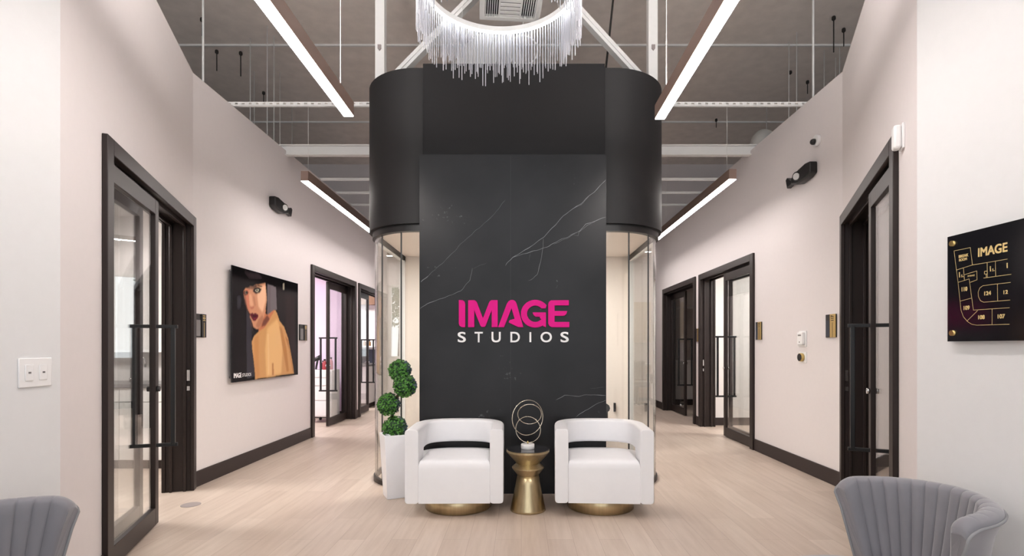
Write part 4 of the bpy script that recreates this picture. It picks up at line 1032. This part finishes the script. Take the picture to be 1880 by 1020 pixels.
# ================================================================== FLOOR PLAN SIGN
def plan_sign():
    # wall face: x = 2.0 + 0.035*(2.67-y)
    k = math.tan(0.035)
    def on(px, py, off=0.0):      # intersection of the pixel ray with the plane parallel to the wall
        m_ = (px-957)/F; Y = (2.0+k*2.67-off)/(m_+k); return Vector((m_*Y, Y, CAMH+(637-py)/F*Y))
    A = on(1739.5, 435, 0.03); B = on(1739.5, 626.5, 0.03)
    dirv = Vector((math.sin(0.035), -math.cos(0.035), 0)); up = Vector((0, 0, 1)); out = dirv.cross(up)
    t = thing('floor_plan_sign', 'black acrylic floor plan sign with gold lines and numbers on the right wall', 'sign', (0, 0, 0))
    H = A.z-B.z; Wd = 0.62; org = Vector((A.x, A.y, B.z))
    mtx = Matrix((( dirv.x, 0, out.x, org.x), (dirv.y, 0, out.y, org.y), (0, 1, 0, org.z), (0, 0, 0, 1)))
    def loc(px, py):
        p = on(px, py, 0.03+0.0); d = p-org; return (d.dot(dirv), d.z)
    MB().box(0, Wd, 0, H, -0.008, 0, mtx=mtx).build('acrylic_panel', M['sign_black'], t)
    S = 653/160.0
    def q(x, y): return loc(1720+x/S, 390+y/S)
    mb = MB()
    def line(pts, w=0.0018, closed=False):
        P = [q(*p) for p in pts]; 
        if closed: P.append(P[0])
        for a, b in zip(P, P[1:]):
            v = Vector((b[0]-a[0], b[1]-a[1])); L = v.length
            if L < 1e-6: continue
            v /= L; nn = Vector((-v.y, v.x))*w/2; a = Vector(a)-v*w*0.3; b = Vector(b)+v*w*0.3
            mb.add([mtx @ Vector((c.x, c.y, 0.0008)) for c in (a-nn, b-nn, b+nn, a+nn)], [(0, 1, 2, 3)])
    line([(130, 287), (252, 262), (268, 392), (148, 430)], closed=True)
    line([(148, 430), (160, 522), (208, 508), (200, 415)])
    line([(208, 465), (300, 437), (302, 503), (252, 522)])
    line([(208, 508), (243, 496), (275, 730), (545, 712)])
    line([(160, 522), (175, 665), (182, 730), (200, 780), (230, 815), (262, 836), (300, 843), (545, 836)])
    line([(175, 663), (258, 641)])
    line([(228, 811), (306, 734)]); line([(415, 722), (415, 838)])
    line([(268, 392), (378, 374), (530, 348)])
    line([(378, 374), (380, 487)]); line([(440, 364), (442, 474)]); line([(352, 490), (558, 462)])
    line([(378, 438), (358, 440), (358, 460), (378, 460)]); line([(370, 460), (372, 488)])
    line([(553, 523), (400, 540), (345, 548), (322, 565), (311, 595), (313, 630), (328, 660), (352, 671), (549, 655)])
    line([(455, 534), (457, 662)])
    # pictograms
    def dot(x, y, r):
        c = q(x, y); mb.add([mtx @ Vector((c[0]+r*math.cos(2*PI*i/10), c[1]+r*math.sin(2*PI*i/10), 0.0008)) for i in range(10)], [tuple(range(10))])
    for (x, y) in ((170, 455), (402, 410), (528, 385)):
        dot(x, y-4, 0.003)
        for dx, dy0, dy1, w in ((0, 4, 28, 0.0045),): line([(x, y+dy0), (x+1, y+dy1)], w)
        if x < 500: dot(x+18, y+14, 0.0028); line([(x+14, y+26), (x+30, y+24)], 0.003)
    mb.build('plan_lines', M['gold_print'], t, recalc=False)
    def txt(s, x0, y0, x1, y1, bold=0.05):
        tm = MB()
        a = q(x0, y1); b = (q(x1, y1)[0], q(x0, y0)[1])
        text_mesh(s, tm, mtx @ Vector((a[0], a[1], 0.0002)), dirv, up, w=b[0]-a[0], h=b[1]-a[1], depth=0.001, bold=bold)
        tm.build('plan_lettering', M['gold_print'], t)
    txt('IMAGE', 312, 268, 528, 331, 0.05)
    txt('BREAK', 166, 320, 236, 340); txt('ROOM', 168, 347, 226, 366)
    txt('110', 188, 560, 228, 590); txt('109', 203, 700, 245, 729); txt('108', 312, 770, 358, 799); txt('107', 458, 763, 510, 793); txt('124', 358, 592, 406, 620); txt('12', 502, 583, 532, 610)
    txt('STORAGE', 232, 470, 284, 482, 0.0)
    for (x, y) in ((122, 232), (122, 902)):
        c = q(x, y); p0 = mtx @ Vector((c[0], c[1], -0.028)); p1 = mtx @ Vector((c[0], c[1], 0.010))
        MB().tube([p0, p1], 0.0125, 20).build('standoff_bolt', M['gold_trim'], t)
        c2 = (Wd-c[0], c[1]); p0 = mtx @ Vector((c2[0], c2[1], -0.028)); p1 = mtx @ Vector((c2[0], c2[1], 0.010))
        MB().tube([p0, p1], 0.0125, 20).build('standoff_bolt', M['gold_trim'], t)
plan_sign()

# ================================================================== SMALL WALL ITEMS
def plaque(side, y0, y1, num, label, z0=1.425, z1=1.65, dark=False):
    X = XL if side < 0 else XR; s = 1 if side < 0 else -1
    t = thing('room_number_plaque', label, 'sign', (X, y0, z0), 0, 'room number plaques')
    L = y1-y0; H = z1-z0; x0, x1 = sorted((0.002*s, 0.014*s)); xx0, xx1 = sorted((0.014*s, 0.022*s))
    MB().box(x0, x1, 0, L, 0, H).build('back_plate', M['black_plastic'], t, bevel=0.002)
    # strip with the number (nearer the reader's right on both sides)
    a, b = (L*0.56, L) if side < 0 else (0, L*0.5)
    MB().box(xx0, xx1, a, b, 0, H).build('number_strip', M['black_plastic'] if dark else M['gold_trim'], t, bevel=0.001)
    w0, w1 = (L*0.08, L*0.5) if side < 0 else (L*0.58, L*0.94)
    MB().box(*sorted((0.014*s, 0.016*s)), w0, w1, 0.012, H*0.74).build('name_insert', M['counter'] if dark else M['navy'], t)
    mb = MB(); xo = 0.0225*s
    # vertical number
    rd = (0, 0, 1); upv = (0, -1, 0) if side < 0 else (0, 1, 0)
    mid = (a+b)/2; hh = (b-a)*0.5
    text_mesh(num, mb, (xo, mid+(hh/2 if side < 0 else -hh/2), H*0.72), rd, upv, w=H*0.22, h=hh, depth=0.0006, bold=0.06)
    mb.build('room_number', M['gold_print'] if dark else M['dark_void'], t)
    MB().box(*sorted((0.0222*s, 0.0228*s)), mid-0.003, mid+0.003, 0, H*0.64).build('stripe', M['gold_print'] if dark else M['bronze'], t)
plaque(-1, 5.0, 5.165, '101', 'black room plaque numbered 101 beside the nearest left door', dark=True)
plaque(-1, 7.36, 7.6, '102', 'black and gold room plaque between the poster and the middle left door', dark=True)
plaque(1, 5.05, 5.22, '117', 'black and gold room plaque numbered 117 beside the nearest right door')
plaque(1, 6.62, 6.78, '114', 'gold room plaque just left of the thermostat, by the middle right door')
plaque(1, 8.97, 9.09, '113', 'gold room plaque on the narrow wall between the two farther right doors')
def emergency(side, y, z, label):
    X = XL if side < 0 else XR; s = 1 if side < 0 else -1
    t = thing('emergency_light', label, 'emergency light', (X, y, z), 0, 'black wall emergency lights')
    mb = MB()
    body = [(-0.17, 0.075), (-0.1, 0.085), (0.02, 0.06), (0.10, 0.02), (0.10, -0.05), (0.0, -0.085), (-0.12, -0.07), (-0.17, -0.04)]
    if True:
        mb.prism([(p[0]*1.4, p[1]) for p in body], 0.0, 0.085, f=lambda a, b, c: (c*s, a, b))
    mb.build('lamp_housing', M['black_plastic'], t, bevel=0.015, seg=3)
    MB().prism([(0.12, 0.01), (0.17, 0.0), (0.25, 0.06), (0.28, 0.04), (0.25, -0.06), (0.17, -0.04), (0.12, -0.045)], 0.02, 0.07, f=lambda a, b, c: (c*s, a, b)).build('lamp_arm', M['black_plastic'], t, bevel=0.005)
    c = (0.085*s, 0.0, -0.005)
    d = Vector((s*0.9, -0.42, -0.1)).normalized()
    MB().tube([Vector(c)-d*0.03, Vector(c)+d*0.014], 0.05, 20).build('lamp_bezel', M['black_plastic'], t)
    MB().tube([Vector(c)+d*0.010, Vector(c)+d*0.02], 0.036, 20).build('lamp_lens', M['lens'], t)
emergency(-1, 6.72, 3.11, 'black emergency light high on the left wall above the poster')
emergency(1, 5.62, 3.15, 'black emergency light high on the right wall above the thermostat')
def cyl_on_wall(t, name, y, z, r, d0, d1, m, s, n=24, cx=0):
    return MB().tube([(d0*s, y, z), (d1*s, y, z)], r, n).build(name, m, t)
t = thing('wall_strobe', 'small white wall sensor with a black dome high on the right wall', 'sensor', (XR, 5.37, 3.43))
MB().tube([(-0.001, 0, 0), (-0.035, 0, 0)], 0.055, 24).build('sensor_base', M['white_plastic'], t)
MB().lathe([(0.03, 0), (0.03, 0.02), (0.022, 0.035), (0.008, 0.042)], 20, mtx=Matrix.Translation((-0.035, 0.01, -0.01)) @ Matrix.Rotation(-PI/2, 4, 'Y')).build('sensor_dome', M['black_plastic'], t)
t = thing('thermostat', 'white rectangular thermostat on the right wall left of plaque 117', 'thermostat', (XR, 5.66, 1.42))
MB().box(-0.008, 0, -0.075, 0.075, -0.085, 0.085).build('wall_plate', M['white_plastic'], t, bevel=0.003)
MB().box(-0.04, -0.008, -0.055, 0.055, -0.065, 0.068).build('thermostat_body', M['white_plastic'], t, bevel=0.008)
MB().box(-0.042, -0.039, -0.03, 0.03, 0.03, 0.045).build('display', M['counter'], t)
MB().tube([(-0.039, 0, -0.035), (-0.043, 0, -0.035)], 0.006, 12).build('button', M['black_plastic'], t)
t = thing('dial_thermostat', 'round black and gold dial on a white plate below the white thermostat', 'thermostat', (XR, 5.66, 1.222))
MB().box(-0.008, 0, -0.075, 0.075, -0.06, 0.06).build('wall_plate', M['white_plastic'], t, bevel=0.003)
MB().tube([(-0.008, 0, 0), (-0.04, 0, 0)], 0.044, 28).build('dial_ring', M['gold_trim'], t)
MB().tube([(-0.04, 0, 0), (-0.044, 0, 0)], 0.04, 28).build('dial_face', M['black_plastic'], t)
# motion sensor on the right angled wall
a = angRA; p = RA0+(RA1-RA0)*((2.92-RA0.y)/(RA1.y-RA0.y))
t = thing('motion_sensor', 'white motion sensor at the top corner of the nearest right door', 'sensor', (p.x, p.y, 2.49), a)
MB().box(-0.04, 0.04, 0, 0.012, -0.07, 0.07).build('sensor_plate', M['white_plastic'], t, bevel=0.003)
MB().box(-0.033, 0.033, 0.012, 0.05, -0.065, 0.065).build('sensor_body', M['white_plastic'], t, bevel=0.012)
# switches on the left front wall
t = thing('light_switch_plate', 'white double light switch plate on the bright front left wall', 'light switch', (-2.225, 2.415, 1.215))
MB().box(0, 0.007, -0.082, 0.082, -0.066, 0.066).build('wall_plate', M['white_plastic'], t, bevel=0.003)
for y in (-0.035, 0.035):
    r_ = MB().box(0.007, 0.011, y-0.02, y+0.02, -0.036, 0.036).build('rocker', M['white_plastic'], t, bevel=0.002)
    MB().box(0.011, 0.0125, y-0.006, y+0.006, -0.004, 0.004).build('indicator', M['counter'], r_)
tag(MB().lathe([(0.075, 0), (0.075, 0.003), (0.07, 0.005)], 36, (-2.79, 4.46, 0)).build('floor_outlet_cover', M['floor_plate']), 'round grey cover set in the floor by the nearest left door', 'floor outlet')

# ================================================================== THINGS IN THE STUDIOS
def base_cabinet(label, x0, x1, y0, y1, h, nd, doorm='panel_white', front='y'):
    t = thing('base_cabinet', label, 'cabinet', (x0, y0, 0), 0)
    L = x1-x0; D = y1-y0
    MB().box(0, L, 0.02, D, 0.1, h-0.04).build('cabinet_body', M[doorm], t)
    MB().box(0.0, L, 0.06, D, 0, 0.1).build('toe_kick', M['base'], t)
    for i in range(nd):
        a = i*L/nd+0.004; b = (i+1)*L/nd-0.004
        MB().box(a, b, 0, 0.02, 0.11, h-0.2).build('cabinet_door', M[doorm], t, bevel=0.002)
        MB().box(a, b, 0, 0.02, h-0.19, h-0.045).build('drawer', M[doorm], t, bevel=0.002)
    MB().box(-0.01, L+0.01, -0.02, D, h-0.04, h).build('worktop', M['counter'], t, bevel=0.003)
    return t
base_cabinet('white base cabinet with grey worktop and sink seen through the nearest left door', -5.4, XL-WT-0.04, 5.74, 6.34, 0.93, 4)
t = thing('sink_faucet', 'curved chrome faucet on the grey worktop behind the nearest left glass door', 'faucet', (-4.5, 6.1, 0.93))
MB().tube([(0, 0, 0), (0, 0, 0.05)], 0.022, 16).build('faucet_base', M['chrome'], t)
MB().tube([(0, 0, 0.05), (0, 0, 0.22)]+[(0.08-0.08*math.cos(PI*i/10), 0, 0.22+0.08*math.sin(PI*i/10)) for i in range(1, 11)]+[(0.16, 0, 0.17)], 0.011, 12).build('spout', M['chrome'], t)
tag(MB().box(-5.3, XL-WT-0.03, 6.15, 6.34, 1.27, 1.30).build('wall_shelf', M['white_plastic'], bevel=0.003), 'thin white wall shelf above the sink worktop in the nearest left studio', 'shelf')
# tool trolley in the lilac studio
t = thing('tool_trolley', 'white salon trolley on casters standing in the lilac studio', 'trolley', (-3.52, 9.3, 0))
MB().box(-0.19, 0.19, 0, 0.4, 0.1, 0.93).build('trolley_body', M['panel_white'], t, bevel=0.01)
for i, (z0, z1) in enumerate(((0.12, 0.38), (0.4, 0.64), (0.66, 0.78), (0.8, 0.9))):
    d_ = MB().box(-0.175, 0.175, -0.015, 0.0, z0, z1).build('drawer', M['white_plastic'], t, bevel=0.004)
for x in (-0.15, 0.15):
    for y in (0.04, 0.36):
        MB().tube([(x-0.015, y, 0.04), (x+0.015, y, 0.04)], 0.04, 14).box(x-0.01, x+0.01, y-0.01, y+0.01, 0.06, 0.1).build('caster', M['black_plastic'], t)
def bottle(x, y, z, r, h, m, label, grp):
    t = thing('bottle', label, 'bottle', (x, y, z), 0, grp)
    MB().lathe([(r*0.95, 0), (r, 0.004), (r, h*0.65), (r*0.45, h*0.78), (r*0.4, h*0.86)], 16).build('bottle_body', m, t)
    MB().lathe([(r*0.5, h*0.86), (r*0.5, h)], 12).build('cap', M['black_plastic'], t)
for x, y, r, h, m in ((-3.57, 9.52, 0.035, 0.16, 'black_plastic'), (-3.49, 9.38, 0.04, 0.19, 'red'), (-3.42, 9.5, 0.032, 0.22, 'skin_pink')):
    bottle(x, y, 0.93, r, h, M[m], {'black_plastic': 'black bottle standing on the white salon trolley', 'red': 'red bottle standing on the white salon trolley', 'skin_pink': 'pale pink bottle standing on the white salon trolley'}[m], 'bottles on the trolley')
t = thing('hair_dryer', 'black hair dryer standing at the left edge of the white trolley', 'hair dryer', (-3.66, 9.42, 0.93))
MB().tube([(-0.06, 0, 0.16), (0.08, 0, 0.22)], [0.03, 0.045], 14).build('dryer_barrel', M['black_plastic'], t)
MB().tube([(0.03, 0, 0.18), (0.0, 0, 0.006)], 0.018, 10).build('dryer_handle', M['black_plastic'], t)
MB().tube([(0.02, 0, 0.004), (0.05, -0.02, 0.006), (0.09, -0.01, 0.006)], 0.004, 8).build('cord', M['black_plastic'], t)
t = thing('power_outlet', 'black box outlet low on the lilac wall behind the trolley', 'outlet', (-4.2, 9.94, 0.42))
MB().box(-0.08, 0.08, -0.06, 0, -0.06, 0.08).build('outlet_box', M['black_plastic'], t, bevel=0.004)
MB().tube([(0.02, -0.06, 0), (0.06, -0.1, -0.12), (-0.05, -0.1, -0.2), (0.02, -0.08, -0.3)], 0.005, 6).build('cord', M['white_plastic'], t)
# ring lamp
t = thing('ring_lamp', 'thin white ring lamp hanging high in the lilac studio', 'lamp', (-4.2, 9.5, 2.9))
MB().tube([(0.16*math.cos(2*PI*i/28), 0.05*math.sin(2*PI*i/28), -0.52+0.14*math.sin(2*PI*i/28)) for i in range(28)], 0.01, 8, closed=True).build('lamp_ring', M['white_plastic'], t)
MB().tube([(0, 0.05, -0.38), (0, 0, 0)], 0.004, 6).build('suspension_wire', M['wire'], t)
# third left studio
base_cabinet('white cabinet seen through the farthest left glass door', -4.6, XL-WT-0.04, 11.55, 12.19, 0.95, 3)
tag(MB().box(-4.5, XL-WT-0.03, 12.0, 12.19, 1.33, 1.36).build('wall_shelf', M['white_plastic']), 'white shelf with small amber bottles in the farthest left studio', 'shelf')
for i in range(9):
    bottle(-4.35+i*0.11, 12.08, 1.36, 0.032, 0.13, M['amber'], 'small amber bottle in the row on the farthest left shelf', 'amber bottles on the shelf')
tag(MB().box(-4.5, XL-WT-0.03, 12.17, 12.195, 0.97, 1.28).build('backsplash_panel', M['navy']), 'dark backsplash panel above the cabinet in the farthest left studio', 'panel')
tag(MB().box(-4.5, XL-WT-0.03, 12.0, 12.19, 2.3, 2.5).build('wood_valance', M['wood']), 'brown wooden valance high in the farthest left studio', 'valance')
# right studios
t = thing('wall_mirror', 'tall framed mirror inside the farthest right studio', 'mirror', (4.0, 12.18, 1.0))
MB().box(-0.5, 0.5, -0.02, 0.01, 0, 1.25).build('mirror_frame', M['white_plastic'], t); MB().box(-0.47, 0.47, -0.024, -0.02, 0.03, 1.22).build('mirror_glass', M['chrome'], t)
# far end of the right corridor: cabinets and a black chair
t = thing('wall_cabinet', 'beige upper cabinet at the far end of the right corridor', 'cabinet', (2.3, 13.1, 1.45))
MB().box(0, 1.9, 0.02, 0.39, 0, 1.0).build('cabinet_body', M['beige_cab'], t)
for i in range(4): MB().box(i*0.475+0.005, i*0.475+0.47, 0, 0.02, 0.005, 0.995).build('cabinet_door', M['beige_cab'], t)
t = thing('base_cabinet', 'beige base cabinet with dark worktop at the far end of the right corridor', 'cabinet', (2.3, 12.9, 0))
MB().box(0, 1.9, 0.02, 0.59, 0.1, 0.88).build('cabinet_body', M['wood'], t); MB().box(0, 1.9, 0.06, 0.59, 0, 0.1).build('toe_kick', M['base'], t)
MB().box(-0.01, 1.91, -0.02, 0.59, 0.88, 0.92).build('worktop', M['counter'], t)
for i in range(4): MB().box(i*0.475+0.005, i*0.475+0.47, 0, 0.02, 0.11, 0.87).build('cabinet_door', M['wood'], t)
t = thing('salon_chair', 'black salon chair at the far end of the right corridor', 'chair', (2.68, 12.28, 0), 0)
MB().lathe([(0.27, 0), (0.27, 0.02), (0.05, 0.04), (0.04, 0.42)], 24).build('pedestal', M['chrome'], t)
MB().box(-0.27, 0.27, -0.25, 0.25, 0.42, 0.55).build('seat', M['black_plastic'], t, bevel=0.04, seg=3)
MB().box(-0.26, 0.26, 0.2, 0.3, 0.55, 1.0).build('backrest', M['black_plastic'], t, bevel=0.04, seg=3)
for s in (-1, 1): MB().box(s*0.3-0.03, s*0.3+0.03, -0.2, 0.25, 0.5, 0.72).build('armrest', M['black_plastic'], t, bevel=0.02)
# black chair inside the vestibule, peeking out right of the slab
t = thing('vestibule_chair', 'rounded black chair back peeking out right of the slab behind the glass', 'chair', (0.72, 6.2, 0))
MB().tube([(0.27*math.cos(a_), 0.24*math.sin(a_), 0.62) for a_ in [PI*i/16 for i in range(-1, 18)]], 0.05, 10).build('back_band', M['black_plastic'], t)
mb = MB()
pts = [(0.3*math.cos(PI*i/20), 0.27*math.sin(PI*i/20)) for i in range(21)]+[(0.24*math.cos(PI*i/20), 0.21*math.sin(PI*i/20)) for i in range(20, -1, -1)]
mb.prism(pts, 0.36, 0.64).build('backrest', M['black_plastic'], t, bevel=0.01)
MB().lathe([(0.24, 0.36), (0.26, 0.38), (0.26, 0.44), (0.22, 0.46)], 28).build('seat', M['black_plastic'], t)
for i in range(4):
    a_ = PI/4+i*PI/2; MB().tube([(0.18*math.cos(a_), 0.18*math.sin(a_), 0.37), (0.22*math.cos(a_), 0.22*math.sin(a_), 0)], 0.014, 8).build('leg', M['black_plastic'], t)
q = at(1128.5, 747, 6.65)
tag(MB().box(q.x-0.014, q.x+0.014, 6.635, 6.66, q.z-0.055, q.z+0.055).build('wall_pull', M['black_metal'], bevel=0.003), 'small dark upright pull on the cream vestibule wall right of the slab', 'handle')
# tree outside the end window
def tree(x, y, h, label):
    t = thing('street_tree', label, 'tree', (x, y, -0.05))
    MB().tube([(0, 0, 0), (0.1, 0, h*0.5), (0, 0.1, h*0.85)], [0.16, 0.11, 0.04], 10).build('trunk', M['trunk'], t)
    mb = MB()
    for i in range(2600):
        d = Vector((random.gauss(0, 1), random.gauss(0, 1), random.gauss(0, 1))).normalized()*random.random()**0.4
        p = Vector((d.x*h*0.33, d.y*h*0.33, h*0.68+d.z*h*0.34)); s = random.uniform(0.08, 0.17)
        u = Vector((random.gauss(0, 1), random.gauss(0, 1), random.gauss(0, 1))).normalized(); v = u.orthogonal().normalized()
        mb.add([p-u*s, p+v*s*.6, p+u*s, p-v*s*.6], [(0, 1, 2, 3)])
    mb.build('tree_crown', M['leaf_out'], t, recalc=False)
tree(-6.2, 27, 7.0, 'leafy green tree outside the window at the end of the left corridor')
